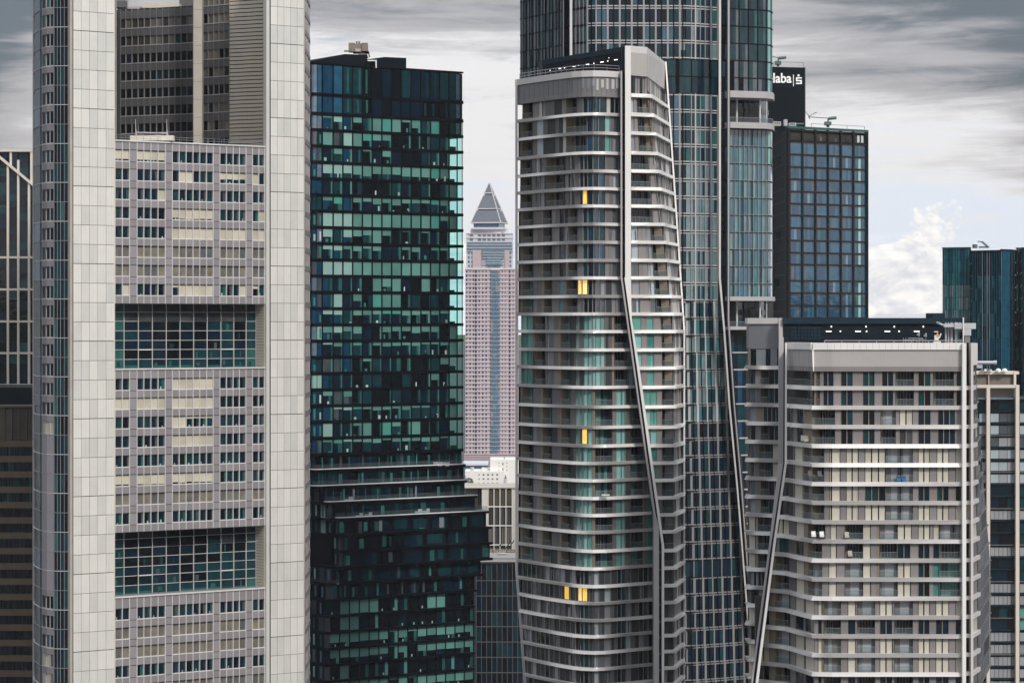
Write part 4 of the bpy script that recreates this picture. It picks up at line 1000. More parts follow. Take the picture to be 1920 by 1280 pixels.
# ================================================================== white banded apartment block, right
def banded_block():
    R = thing('apartment_tower', 'broad flat-topped apartment block with white bands and cream shutters, at the right', 'apartment block', (*P(1640, 485), 0))
    yk = lambda z, D=480: CY-(z-H)*F/D
    N1 = [(1405, 497.5), (1440, 495), (1474, 492.3), (1500, 486), (1524, 480.6), (1560, 480), (1806, 480)]
    dl = [(870, 1471), (1018, 1450), (1280, 1416), (1500, 1388)]
    S0 = Surf(N1); S = Surf(N1, cl=lambda z: S0.u(interp([(865, 1475.2)]+[(a, b+3.5) for a, b in dl], yk(z, 490))))
    NW = [(1398.5, 508), (1403, 504.5), (1430, 503), (1475, 501)]
    W0 = Surf(NW); W = Surf(NW, cr=lambda z: W0.u(interp([(865, 1461)]+[(a, b-4) for a, b in dl], yk(z, 502))))
    core = MB()
    core.prism([S0.at(i, 0, -1.95)[:2] for i in range(7)]+[P(1806, 530), P(1405, 530)], 0, Z(1130, 490), 'soffit_dark')
    core.prism([P(1478, 494.5), S0.at(3, 0, -1.95)[:2], S0.at(4, 0, -1.95)[:2], S0.at(6, 0, -1.95)[:2], P(1806, 528), P(1478, 528)], Z(1130, 490)+.01, Z(650, 482), 'soffit_dark')
    core.prism([W0.at(0, 0, -1.2)[:2], W0.at(1, 0, -1.9)[:2], W0.at(2, 0, -1.9)[:2], P(1468, 503.5), P(1468, 530), P(1402, 530)], 0, Z(600, 504), 'soffit_dark')
    core.build('core', R)
    by = [696, 727.5, 764, 800, 836, 871.5, 907, 942.5, 978.5, 1014.5, 1050.5, 1086, 1121.5, 1157, 1192.5, 1228, 1263.5, 1299]
    wp, bp = Parts('window', R), Parts('balcony', R); wall = MB()
    px = lambda u_: 1380+u_/4.573
    rows = {}
    t1 = [(1475, ''), (1522, 'b'), (1531, 'w'), (1537, 'b'), (1543, 'm'), (1564, 'g'), (1577, 'm'), (1600, 'g'), (1618, 'm'), (1641, 'g'), (1654, 'm'), (1676, 'g'), (1680, 'm'), (1714, 'b'), (1722, 'm'), (1746, 'g'), (1751, 'm'), (1789, 'b'), (1794, 'M'), (1805, 'g')]
    t3 = [(1475, ''), (1483, 'c'), (1490, 'm'), (1504, 'g'), (1519, 'w'), (1537, 'b'), (1566, 'b'), (1577, 'm'), (1600, 'g'), (1618, 'm'), (1641, 'g'), (1652, 'm'), (1680, 'K'), (1687, 'm'), (1712, 's'), (1722, 'm'), (1746, 'g'), (1759, 'm'), (1792, 'g'), (1805, 'm')]
    t5 = [(1475, ''), (1483, 'd'), (1485, 'm'), (1500, 's'), (1504, 'M'), (1520, 'K'), (1545, 'b'), (1555, 'm'), (1576, 's'), (1587, 'p'), (1610, 's'), (1622, 'm'), (1661, 's'), (1690, 'K'), (1712, 'K'), (1722, 'm'), (1744, 's'), (1757, 'm'), (1780, 's'), (1792, 'm'), (1805, 's')]
    t9 = [(1445, ''), (1475, 's'), (1488, 'p'), (1503, 's'), (1512, 'w'), (1527, 'B'), (1547, 'k'), (1556, 'm'), (1569, 's'), (1585, 'm'), (1618, 'k'), (1633, 's'), (1645, 'm'), (1650, 'w'), (1683, 'K'), (1710, 's'), (1722, 'm'), (1744, 's'), (1750, 'm'), (1762, 's'), (1789, 'K'), (1805, 'K')]
    t9b = [(1445, ''), (1458, 'm'), (1475, 'g'), (1488, 'p'), (1503, 'g'), (1512, 'w'), (1541, 'k'), (1556, 'm'), (1569, 's'), (1585, 'm'), (1618, 'k'), (1633, 's'), (1645, 'm'), (1650, 'w'), (1683, 'b'), (1708, 'g'), (1722, 'm'), (1744, 'g'), (1750, 'm'), (1762, 'g'), (1805, 'b')]
    t11 = [(1425, ''), (1440, 's'), (1452, 'w'), (1475, 'b'), (1488, 'p'), (1503, 's'), (1512, 'w'), (1541, 'K'), (1553, 'm'), (1569, 's'), (1585, 'm'), (1618, 'K'), (1633, 's'), (1645, 'm'), (1650, 'w'), (1683, 'K'), (1708, 's'), (1722, 'm'), (1744, 'g'), (1750, 'm'), (1762, 't'), (1805, 'B')]
    t13 = [(1405, ''), (1440, 's'), (1452, 'w'), (1477, 'K'), (1487, 'm'), (1503, 's'), (1505, 'p'), (1522, 's'), (1533, 'm'), (1541, 's'), (1545, 'w'), (1577, 'K'), (1590, 'm'), (1605, 's'), (1608, 'm'), (1641, 'K'), (1650, 'm'), (1674, 's'), (1678, 'm'), (1712, 'K'), (1722, 'm'), (1744, 's'), (1755, 'm'), (1780, 's'), (1792, 'm'), (1805, 's')]
    t13b = [(a, {'s': 'g', 'K': 'k'}.get(b, b)) for a, b in t13]
    seq = [t1, t1, t3, [(a, {'s': 'v', 'K': 'b'}.get(b, b)) for a, b in t3], t5, t5, [(a, {'s': 'g'}.get(b, b)) if 1622 < a else (a, b) for a, b in t5], t5, t9, t9b, t11, t11, t13, t13b, t13, t13, t13b]
    for i in range(1, len(by)):
        h = .68; zb, zt = Z(by[i], 480)+h/2, Z(by[i-1], 480)-h/2
        if i == 1: zt = Z(695, 480)
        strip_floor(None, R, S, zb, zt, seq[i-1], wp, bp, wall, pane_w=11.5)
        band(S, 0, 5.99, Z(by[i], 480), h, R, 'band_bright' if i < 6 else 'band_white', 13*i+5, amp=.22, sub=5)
    wy = [684, 724, 759, 794, 828.5, 863, 897.5, 932, 966, 1000, 1034.5, 1068.5, 1102.5, 1136.5, 1171, 1204.5, 1238, 1271, 1304]
    wy[0] = 689
    v1 = [(1399, ''), (1415, 'v'), (1425, 'p'), (1440, 'k'), (1461, 'g')]; v2 = [(1399, ''), (1413, 'v'), (1422, 'p'), (1446, 'k'), (1461, 's')]; v3 = [(1399, ''), (1414, 's'), (1420, 'p'), (1444, 'k'), (1450, 'p'), (1461, 's')]; v4 = [(1399, ''), (1420, 'v'), (1461, 'v')]
    wseq = [v1, v1, [(1399, ''), (1417, 'v'), (1430, 'w'), (1461, 'g')], v1, v2, v2, v1, v1, v3, v3, v3, v4, v4, v3, v4, v3, v3, v4]
    for i in range(1, len(wy)):
        h = .66; zb, zt = Z(wy[i], 502)+h/2, Z(wy[i-1], 502)-h/2
        strip_floor(None, R, W, zb, zt, wseq[i-1], wp, bp, wall)
        band(W, .3, 3, Z(wy[i], 502), h, R, 'band_white', 17*i+3, amp=.3, sub=5)
    band(W, 0, 3, Z(wy[0], 502), .66, R, 'band_white', 3, amp=.3, sub=5)
    wp.done(); bp.done(); wall.build('wall_panels', R)
    # wing crown
    c = MB(); Wc = Surf(NW, cr=lambda z: W0.u(1461))
    c.slab(Wc, 0, 3, Z(654, 502), Z(607, 502), -1.9, -.1, 'mesh_slate'); c.slab(Wc, 0, 3, Z(607, 502), Z(596, 502), -2.5, .15, 'band_white')
    for x, x2, m in ((1400, 1406, 'panel_grey_b'), (1407, 1416, 'glass_black'), (1417, 1435, 'curtain_grey'), (1436, 1443, 'glass_navy'), (1444, 1456, 'curtain_grey'), (1457, 1461, 'glass_navy')): c.slab(Wc, W0.u(x), W0.u(x2), Z(685, 502), Z(654, 502), -1.9, -.2, m)
    c.build('crown_screen', R)
    # front crown
    c = MB(); Sc = Surf(N1); u0 = S0.u(1474.5)
    c.slab(Sc, u0, 6, Z(695.5, 480), Z(655.5, 480), -1.9, .05, 'mesh_beige'); c.slab(Sc, u0, 6, Z(696, 480), Z(687, 480), -1.9, .08, 'panel_taupe')
    for x in range(1480, 1522, 6): c.bar(Sc, S0.u(x), .1, Z(695, 480), Z(656, 480), 0, .1, 'panel_light')
    c.build('crown_screen', R)
    c = MB(); c.slab(Sc, u0, S0.u(1523.5), Z(655.5, 480), Z(642.5, 480), -1.5, .32, 'band_bright'); c.slab(Sc, S0.u(1524.5), 6, Z(655.5, 480), Z(642.5, 480), -1.5, .32, 'band_bright')
    for x in range(1552, 1800, 12): c.bar(Sc, S0.u(x), .05, Z(655, 480), Z(643, 480), 0, .335, 'panel_light')
    c.ribbon([(656, 1523.4, 1525.2, 480.1), (684, 1524.2, 1526, 480.1), (696, 1525, 1526, 480.1)], 1, 'sign_white'); c.build('parapet', R)
    # pillars
    m = MB(); m.ribbon([(596, 1460.5, 1469.6, 499.5), (868, 1460.5, 1468.6, 498), (1018, 1443.4, 1446.4, 494), (1280, 1409, 1411.8, 492.5), (1500, 1380, 1383, 492)], 1.2, 'pillar_grey'); m.build('pillar', R, 'grey pillar of the left wing')
    m = MB(); m.ribbon([(596, 1469.4, 1473.5, 501), (870, 1468.3, 1472.5, 499), (1018, 1446, 1451, 494.6), (1280, 1411.4, 1417.6, 492.7), (1500, 1382.6, 1389, 492.3)], 3, 'penthouse_dark'); m.build('joint', R)
    m = MB(); m.ribbon([(643, 1472.6, 1475.4, 489.5), (868, 1472, 1475.6, 489.5), (1018, 1450.6, 1454.6, 491), (1280, 1417, 1421.6, 491.6), (1500, 1389, 1393.5, 491.3)], .8, 'band_bright'); m.build('pillar', R, 'white pillar leaning to the left below')
    m = MB(); m.ribbon([(643, 1804.6, 1812, 479), (1700, 1804.6, 1811, 479)], 4, 'band_bright'); m.build('pillar', R, 'white right pillar of the front')
    m = MB(); m.pbox(1811.5, 1822, 643, 1700, 482.5, 3, 'penthouse_dark')
    for y in by[1:]: m.pbox(1812, 1821.5, y-1, y+1, 482.2, 1, 'panel_grey')
    for y in (944, 978.6, 1085, 1175, 1210): m.pbox(1813, 1821, y-33, y-3, 482.3, .3, ch('shutter_cream_b', 2, 'glass_petrol', 2))
    m.build('joint', R)
    # receding right flank
    Fq = Surf([(1821.5, 480.5), (1829, 494), (1860, 540)])
    def fnr(z):
        y = yk(z); x = interp([(643, 1831), (800, 1836), (1080, 1858), (1600, 1858)], y); return [P(1823, 480.8), P(interp([(643, 1826), (1080, 1836), (1600, 1836)], y), 488), P(x, 520)]
    Fs = Surf(fn=fnr); m = MB(); m.pbox(1820.6, 1825, 643, 1700, 480.2, 3, 'band_white'); m.pbox(1824, 1833, 643, 684, 481.5, 3, 'band_white'); m.build('pillar', R, 'corner pillar of the right flank')
    fl = MB(); fw = Parts('flank_window', R)
    for i in range(1, len(by)):
        zb, zt = Z(by[i], 480), Z(by[i-1], 480)
        q = MB(); q.cell(Fs, 0, .9, zb+.35, zt-.35, -.2, ch('panel_taupe_b', 2, 'panel_grey', 2, 'shutter_cream_b', 1)); q.cell(Fs, 1, 1.5, zb+.35, zt-.3, -.2, ch('glass_slate', 2, 'glass_petrol', 2, 'panel_grey', 1)); q.cell(Fs, 1.5, 2, zb, zt, -.2, ch('glass_slate', 2, 'glass_black', 2, 'panel_dark', 2)); fw.add(q)
        fl.slab(Fs, 0, 1.0, zb-.33, zb+.33, -1, .25, 'band_white'); fl.slab(Fs, 1.0, 2, zb-.08, zb+.08, -1, .1, 'panel_grey')
    fw.done(); fl.cell(Fs, 0, 2, 0, Z(643, 480), -.4, 'soffit_dark'); fl.build('flank_wall', R)
    # roof storey
    ph = MB(); D = 499
    ph.pbox(1468, 1795, 606, 643, D+.3, 22, 'penthouse_dark'); ph.pbox(1468, 1806, 596, 607, D-.2, 24, 'penthouse_fascia'); ph.pbox(1748, 1772, 587, 597, 512, 8, 'penthouse_fascia')
    for i in range(9):
        for j in range(4): ph.pbox(1483+i*6.2, 1488.3+i*6.2, 612+j*6.5, 617.6+j*6.5, D+.15, .2, 'penthouse_fascia')
    ph.build('penthouse', R)
    lm = MB()
    for x in (1551, 1606, 1661, 1716): lm.pbox(x-2, x+8, 620.3, 621.8, D, .3, 'lamp_warm')
    for x in (1559, 1624, 1677, 1731.5): lm.pbox(x-.8, x+.8, 611, 613.5, D, .3, 'lamp_warm')
    for x in (1576, 1625, 1686): lm.pbox(x-.9, x+.9, 620, 622, D, .3, 'lamp_warm')
    lm.build('wall_lamp', R)
    D = 484
    railing('railing', R, [(X(1546, D), D, Z(643, D)), (X(1806, D), D, Z(643, D))], .4, 'crane_pale', 2.7, .06, 1)
    # roof furniture
    def rt(name, label, cat, px_, py_, D_, group=None): return thing(name, label, cat, (*P(px_, D_), Z(py_, D_)), group)
    K = rt('roof_crane', 'pale grey facade crane with a long jib above the white banded block', 'crane', 1790, 642, 488, 'facade maintenance cranes on roofs'); D = 488
    MB().pbox(1790, 1830, 605.5, 616.5, D, 1.4, 'crane_pale').pbox(1770, 1791, 607, 613, D+.2, 1, 'crane_pale').tube((X(1757, D), D+.5, Z(604.5, D)), (X(1771, D), D+.5, Z(610, D)), .18, 'crane_pale', 5).pbox(1756, 1762, 603.6, 605, D, .6, 'crane_pale').build('jib', K)
    b = MB().pbox(1805, 1821, 616, 629, D, 1.8, 'crane_pale').pbox(1809, 1819, 629, 642, D+.2, 1.4, 'crane_grey').pbox(1800, 1811, 622, 634, D+.5, 1, 'black_metal').pbox(1805.5, 1807.5, 595, 643, D-.2, .3, 'band_bright'); b.build('mast', K)
    m = MB()
    for x, w_ in ((1772.5, 2.4), (1777.5, 2.4), (1782.5, 4), (1791, 4.5), (1799, 2.4)): MB().pbox(x, x+w_, 604.5, 643, D+1.6, .5, 'band_bright' if w_ > 4 else 'crane_pale').build('post', K)

    tt = rt('beacon', 'small white roof beacon with an orange diamond on the parapet of the banded block', 'beacon', 1758, 642, 485); D = 485
    MB().pbox(1752.5, 1760, 628, 640, D, .5, 'band_bright').pbox(1752, 1759, 621, 622.6, D, .5, 'band_bright').pbox(1751, 1764, 638.5, 642.5, D, .6, 'band_bright').tube((X(1761, D), D, Z(634, D)), (X(1764.5, D), D, Z(625, D)), .12, 'band_bright', 5).build('housing', tt)
    o = MB().quad([(X(1757.8, D), D-.1, Z(632.5, D)), (X(1760.5, D), D-.1, Z(628, D)), (X(1757.8, D), D-.1, Z(622.5, D)), (X(1755, D), D-.1, Z(628, D))], 'orange_paint'); o.build('orange_diamond', tt)
    dsh = rt('roof_antenna', 'low frame of grey masts and dishes on the roof of the banded block', 'antenna', 1715, 642, 490); D = 490; m = MB()
    m.tube((X(1693, D), D, Z(638, D)), (X(1733, D), D, Z(636, D)), .07, 'rail_metal', 4).tube((X(1703, D), D, Z(634, D)), (X(1730, D), D, Z(634, D)), .07, 'rail_metal', 4)
    for x in (1694, 1698, 1704, 1712, 1719, 1724, 1730): m.tube((X(x, D), D, Z(642, D)), (X(x+rnd.uniform(-1, 1), D), D, Z(633+rnd.uniform(-1, 3), D)), .06, 'rail_metal', 4)
    m.build('frame', dsh)
    for x, y in ((1723, 626), (1736, 628)): MB().tube((X(x-1.5, D), D, Z(y+3, D)), (X(x+1, D), D, Z(y-4, D)), .32, 'crane_grey', 8, .1).tube((X(x, D), D+.1, Z(642, D)), (X(x, D), D+.1, Z(y, D)), .05, 'rail_metal', 4).build('dish', dsh)
    # terrace furniture
    def chair(px_, py_, D_, m_, label):
        t = thing('lounge_chair', label, 'chair', (*P(px_, D_), Z(py_, D_)), 'lounge chairs on the balconies of the banded block'); x, y = P(px_, D_); z = Z(py_, D_)
        MB().box(x-.35, x+.35, y-.3, y+.35, z, z+.4, m_).build('seat', t); MB().box(x-.35, x+.35, y+.3, y+.42, z+.4, z+.9, m_).build('backrest', t)
    chair(1525.5, 1005.5, 479.7, 'band_bright', 'small white armchair at the left on the balcony under two grey panels'); chair(1541, 1006, 479.7, 'band_bright', 'small white armchair at the right of a matching one on the balcony')
    chair(1506, 826, 483.5, 'cream_wall', 'white armchair at the left behind the glass of the fourth balcony'); chair(1512, 826.5, 483, 'cream_wall', 'white armchair at the right behind the glass of the fourth balcony')
    chair(1685, 901.5, 480.2, 'cushion_blue', 'blue chair at the left on the shaded balcony'); chair(1695, 901.5, 480.2, 'cushion_blue', 'blue chair at the right on the shaded balcony')
    for x, y in ((1588, 1007), (1594, 1042), (1519, 892), (1537, 893)): chair(x, y, 479.8, 'stone_sand' if x > 1560 else 'panel_grey', {1588: 'sand coloured chair left on the balcony amid cream shutters', 1594: 'pale chair on the balcony one floor below a similar sand chair', 1519: 'grey chair at the left on the balcony with pale screens', 1537: 'grey chair at the right on the balcony with pale screens'}[x])
banded_block()

# ================================================================== tall blue glass tower behind the round one
def blue_tower():
    R = thing('glass_tower', 'tallest blue glass tower with a fine pale window grid and two open terraces', 'skyscraper', (*P(1220, 670), 0))
    yk = lambda z, D=655: CY-(z-H)*F/D
    NT = [(975, 681), (1058, 662.5), (1075, 659.5), (1100, 656), (1117, 655), (1286, 655), (1305, 656), (1348, 659), (1368, 658), (1436, 662), (1446, 664), (1449, 668)]
    NT2 = [(1180, 655), (1286, 655), (1305, 656), (1348, 659), (1368, 658), (1436, 662)]
    S = Surf(NT); u = S.u; topz = Z(-140, 655); bz = Z(564, 660)
    dg = [(-200, 1349.5), (521, 1349.5), (620, 1358), (759, 1368), (918, 1383), (1184, 1404.5), (1900, 1462)]
    core = MB(); inn = lambda i, o=-.8: S.at(i, 0, o)[:2]
    core.prism([P(1368, 661.5)]+[P(1434, 664.5), P(1440, 700), P(1368, 700)], bz, Z(242, 660), 'inner_dark')
    core.prism([P(1368, 661.5), P(1434, 664.5), P(1440, 700), P(1368, 700)], Z(172, 660), topz, 'inner_dark')
    core.prism([inn(0), inn(1), inn(2), inn(4), inn(5), inn(6), P(1370, 663), P(1370, 700), P(985, 705)], Z(560, 655), topz, 'inner_dark')
    core.prism([P(1368, 668), P(1425, 668), P(1425, 700), P(1368, 700)], Z(250, 655)-6, Z(160, 655), 'inner_dark')
    core.prism([P(1180, 656), inn(5), inn(6), P(1352, 662), P(1400, 668), P(1450, 672), P(1450, 705), P(1180, 705)], 0, Z(560, 655)-.02, 'inner_dark')
    core.build('core', R)
    pitch = 3.93; wins = Parts('window', R); fr = MB(); bl_ = MB()
    z0 = Z(13.5, 655)
    fl = [z0+k*pitch for k in range(-50, 5)]
    bays = [1117+22.5*i for i in range(8)]+[1286]
    y_of = lambda z: yk(z)
    def pane(px0, px1, za, zb, mats, off=-.12, SS=S):
        m = MB(); n = len(mats) if isinstance(mats, list) else 1
        for i in range(n):
            a, b = SS.u(px0+(px1-px0)*i/n), SS.u(px0+(px1-px0)*(i+1)/n)
            if SS.clip(b, za) <= SS.clip(a, za)+1e-6: continue
            m.cell(SS, a, b, za, zb, off, mats[i] if n > 1 else (mats[0] if isinstance(mats, list) else mats))
        return m
    dk = lambda: ch('glass_black', 1, 'glass_navy', 4, 'glass_petrol', 3, 'mirror_blue', 1.5)
    for z in fl:
        y = y_of(z+pitch/2); zt = z+pitch; mech = 112 < y < 166; low = y > 560; lt = 300 < y < 620
        if z < 3: continue
        hidden_left = y > 180
        if not hidden_left:                               # left wing glass with slim pale fins
            xs = [974.5, 985.6, 997, 1010, 1022, 1035, 1047.5, 1057]
            for a, b in zip(xs, xs[1:]):
                wins.add(pane(a, b, z+.1, zt-.1, [ch('glass_petrol', 2, 'glass_navy', 1, 'glass_teal', 1), ch('glass_slate', 2, 'curtain_grey', 1.2, 'glass_petrol', 1), ch('glass_petrol', 2, 'glass_navy', 2), ch('glass_slate', 2, 'curtain_grey', 1.5)]))
                fr.bar(S, u(b), .12, z, zt, -.1, .08, 'black_metal'); fr.bar(S, u(a+(b-a)*.45), .1, z, zt, -.1, .12, 'rail_metal')
            wins.add(pane(1057, 1068, z+.1, zt-.1, ['glass_black', 'glass_navy']))
            for a, b in ((1073, 1080), (1080, 1087), (1087, 1094), (1094, 1101)):
                wins.add(pane(a, b, z+.3, zt-.3, [ch('glass_petrol', 2, 'glass_teal', 1, 'glass_slate', 2), ch('glass_slate', 2, 'curtain_grey', 2)])); fr.bar(S, u(b), .1, z, zt, -.1, .1, 'rail_metal')
            fr.slab(S, 0, u(1117), z-.13, z+.13, -.3, .06, 'black_metal')
        for a, b in (list(zip(bays, bays[1:])) if not mech else [])+([(1101, 1117)] if not hidden_left else []):
            if b < 1236 and hidden_left: continue
            if y > 560 and b < 1262: continue
            tone = [dk(), dk()]
            w_ = pane(a+1.6, b-1.2, z+.35, zt-.35, tone); bb = MB()
            if rnd.random() < .1 and not low: w_ = pane(a+1.6, b-1.2, z+.35, zt-1.9, tone); bb = pane(a+1.6, b-1.2, zt-1.9, zt-.35, ['curtain_grey', 'curtain_grey'])
            if w_.f: wins.add(w_, [('blind', bb)])
            fr.slab(S, u(a+.3), u(b-.3), z+.15, z+.42, -.3, .02, 'grid_grey'); fr.slab(S, u(a+.3), u(b-.3), zt-.42, zt-.15, -.3, .02, 'grid_grey')
            fr.bar(S, u((a+b)/2), .22, z, zt, -.12, .1, 'black_metal')
            fr.bar(S, u(a)+1e-4, .36 if not low else .32, z, zt, -.2, .08, 'grid_grey'); fr.bar(S, u(a)+.0, .14, z, zt, .08, .12, 'rail_metal')
        # rounded right corner
        if not mech:
            if not low:
                cs = [1286, 1296, 1304, 1313, 1322, 1333, 1345]
                for i, (a, b) in enumerate(zip(cs, cs[1:])):
                    m = [ch('glass_petrol', 2, 'glass_navy', 2, 'glass_teal', .7, 'glass_silver', .6)] if not lt else [ch('glass_silver', 3, 'curtain_grey', .6, 'mirror_teal', 1), ch('glass_petrol', 1, 'glass_silver', 2)]
                    wins.add(pane(a+.8, b-.6, z+.35, zt-.35, m)); fr.bar(S, u(b), .22 if i not in (1, 4) else .4, z, zt, -.12, .1, 'grid_grey' if i in (1, 4) else 'rail_metal')
                fr.slab(S, u(1286), u(1345), z+.15, z+.4, -.3, .02, 'grid_grey'); fr.slab(S, u(1286), u(1345), zt-.4, zt-.15, -.3, .02, 'grid_grey')
        else:
            for a, b in ((1205, 1252), (1252, 1296), (1298, 1331), (1333, 1346)):
                n = max(2, int((b-a)/7)); wins.add(pane(a, b, z, zt, [ch('glass_petrol', 3, 'glass_navy', 2, 'black_metal', 1) for _ in range(n)]))
        fr.slab(S, u(1100 if not hidden_left else 1180), u(1346), z-.10, z+.10, -.3, .07, 'black_metal')
        if not low: wins.add(pane(1354, 1365, z+.2, zt-.2, [dk(), 'glass_petrol' if lt else dk()])); fr.slab(S, u(1353), u(1368), z-.1, z+.1, -.3, .06, 'black_metal')
        # right-hand wing
        if not (168 < y < 241) and not low:
            xs = [1369, 1386, 1403.5, 1421, 1437]
            for i, (a, b) in enumerate(zip(xs, xs[1:])):
                if mech: m = [ch('glass_petrol', 2, 'glass_slate', 1, 'black_metal', 2), ch('glass_navy', 2, 'glass_slate', 1)]
                elif y < 112: m = [ch('glass_petrol', 3, 'glass_navy', 3), ch('glass_navy', 3, 'glass_petrol', 2), ch('glass_petrol', 2, 'glass_teal', 1, 'glass_slate', 1)]
                else: m = [ch('mirror_blue', 2, 'glass_silver', 2 if lt else .5, 'mirror_teal', 1), ch('mirror_blue', 2, 'glass_petrol', 2), ch('glass_blue_b', 1, 'glass_silver', 2 if lt else .5, 'mirror_teal', 1), ch('mirror_teal', 2, 'mirror_blue', 2)]
                wins.add(pane(a, b, z+.12, zt-.12, m)); fr.bar(S, u(b), .14, z, zt, -.12, .1, 'rail_metal' if not mech and y > 112 else 'black_metal')
                if y > 241: fr.bar(S, u((a+b)/2), .09, z, zt, -.12, .08, 'rail_metal')
            wins.add(pane(1437, 1449, z+.12, zt-.12, [ch('glass_petrol', 1, 'glass_teal', 1), 'curtain_aqua' if y < 300 else 'glass_sky', 'glass_sky' if lt else 'glass_teal']))
            fr.slab(S, u(1368), 11, z-.1, z+.1, -.3, .07, 'black_metal')
            if y > 241: fr.slab(S, u(1368), 11, z+.1, z+.2, -.3, .05, 'rail_metal')
    # lower part: front widens to the right under the slanting strip
    S3 = Surf([(1180, 655), (1250, 655), (1305, 656), (1348, 659), (1410, 664), (1470, 669)]); S3.cr = lambda z: Surf([(1180, 655), (1250, 655), (1305, 656), (1348, 659), (1410, 664), (1470, 669)]).u(interp(dg, yk(z))-1)
    S4 = Surf([(1340, 662), (1368, 660), (1420, 664), (1450, 668)]); S4.cl = lambda z: Surf([(1340, 662), (1368, 660), (1420, 664), (1450, 668)]).u(interp(dg, yk(z))+12)
    for z in fl:
        y = y_of(z+pitch/2); zt = z+pitch
        if y < 562 or z < 3: continue
        mech = 1035 < y < 1092; dark = y > 800
        xs = [1238, 1252, 1268, 1286, 1302, 1320, 1338, 1356, 1374, 1392, 1410, 1428]; sh = (y-560)*.03
        for i, (a, b) in enumerate(zip(xs, xs[1:])):
            a, b = a+sh, b+sh
            if a > interp(dg, y)-2: continue
            m = [ch('glass_black', 3, 'glass_navy', 3), ch('glass_navy', 2, 'glass_petrol', 3 if not dark else 1)] if i < 3 or dark else [ch('glass_petrol', 1.5, 'mirror_teal', 1.5, 'glass_silver', 1.5), ch('glass_petrol', 2, 'glass_silver', 1.5)]
            if mech: m = [ch('glass_navy', 3, 'glass_petrol', 1), 'glass_navy']
            wins.add(pane(a+1, b-1, z+(.3 if not mech else .05), zt-(.3 if not mech else .05), m, SS=S3))
            if not mech:
                fr.bar(S3, S3.u(a), .55 if i not in (2, 5) else .35, z, zt, -.2, .08, 'grid_grey' if not dark else 'grid_dim'); fr.bar(S3, S3.u((a+b)/2), .16, z, zt, -.12, .1, 'black_metal')
            else: fr.bar(S3, S3.u(a), .2, z, zt, -.2, .08, 'rail_metal')
        if not mech: fr.slab(S3, S3.u(1236), 5, z+.12, z+.38, -.3, .02, 'grid_dim'); fr.slab(S3, S3.u(1236), 5, zt-.38, zt-.12, -.3, .02, 'grid_dim')
        fr.slab(S3, S3.u(1236), 5, z-.1, z+.1, -.3, .07, 'black_metal')
        if y > 620:
            for a, b in ((1356, 1370), (1370, 1384), (1384, 1400)): wins.add(pane(a, b, z+.1, zt-.1, [ch('glass_blue', 2, 'glass_petrol', 2, 'glass_navy', 1), ch('glass_petrol', 1, 'glass_navy', 2)], SS=S4))
            fr.slab(S4, 0, S4.u(1405), z-.12, z+.2, -.3, .07, 'pillar_grey')
    wins.done(); fr.build('mullion_grid', R)
    # vertical strips
    st = MB(); st.ribbon([(-140, 1347.8, 1352.2, 653.8), (521, 1347.8, 1351.6, 653.8), (620, 1356.6, 1359.8, 654), (759, 1366.4, 1369.4, 656), (918, 1381.6, 1384.4, 658), (1184, 1403.2, 1405.8, 661), (1700, 1442.6, 1445, 663)], 1.4, 'mullion_white'); st.build('white_strip', R, 'bright strip that slants to the right below')
    st = MB(); st.ribbon([(-140, 1364.8, 1368.4, 655.5), (600, 1364.8, 1367.4, 655.5), (760, 1376, 1378, 656.5), (918, 1390, 1392, 658.5), (1184, 1410, 1412, 661.5), (1700, 1450, 1452, 663)], 3, 'pillar_grey'); st.build('white_strip', R, 'thin grey strip beside the bright one')
    st = MB(); st.ribbon([(521, 1352.4, 1365, 658.5), (620, 1360.4, 1370, 658.5), (759, 1370, 1377, 659.5), (918, 1385, 1391, 661.5), (1184, 1406.6, 1411, 664), (1700, 1446, 1450, 665)], 2, 'penthouse_dark'); st.build('joint', R)
    st = MB(); st.ribbon([(-140, 1055.5, 1057.5, 661.5), (200, 1055.5, 1057.5, 661.5)], 2, 'pillar_grey'); st.ribbon([(-140, 1068.4, 1073, 658.4), (200, 1068.4, 1073, 658.4)], 2, 'mullion_white'); st.build('white_strip', R, 'pair of strips left of the rounded corner')
    # the two open terraces
    for (ya, yb, yc, yd, xe) in ((172.5, 185, 231, 242, 1449.5), (556, 564, 612, 618, 1451)):
        t = MB(); E = Surf([(1368, 656.2), (1436, 659.5), (1447, 662), (xe, 668)])
        t.slab(E, 0, 3, Z(yb, 660), Z(ya, 660), -8, .3, 'pillar_grey'); t.slab(E, 0, 3, Z(yd, 660), Z(yc, 660), -8, .3, 'pillar_grey'); t.build('terrace_slab', R)
        for x, w_ in ((1381.5, 3.6), (1425, 3.4), (1437.5, 1.6)): MB().tube((X(x, 661), 661, Z(yc, 660)), (X(x, 661), 661, Z(yb, 660)), w_/2/8.2, 'mullion_white', 8).build('terrace_column', R)
        B = Surf([(1369, 665), (1427, 667), (1440, 672)]); b = MB()
        for i in range(10): b.cell(B, i*.2, i*.2+.19, Z(yc, 662), Z(yb, 662), 0, ch('glass_navy', 3, 'glass_blue', 2, 'glass_black', 3, 'glass_blue_b', 1))
        b.cell(B, 0, 2, Z(yb+(yc-yb)*.55, 662), Z(yb+(yc-yb)*.35, 662), .2, 'glass_black'); b.build('terrace_glazing', R)
        g_ = MB(); g_.cell(E, 0, 2.9, Z(yc, 660), Z(yc-9, 660), .1, 'balustrade_glass'); g_.slab(E, 0, 2.9, Z(yc-8.6, 660), Z(yc-9.2, 660), .02, .12, 'rail_metal'); g_.build('balustrade', R)
blue_tower()

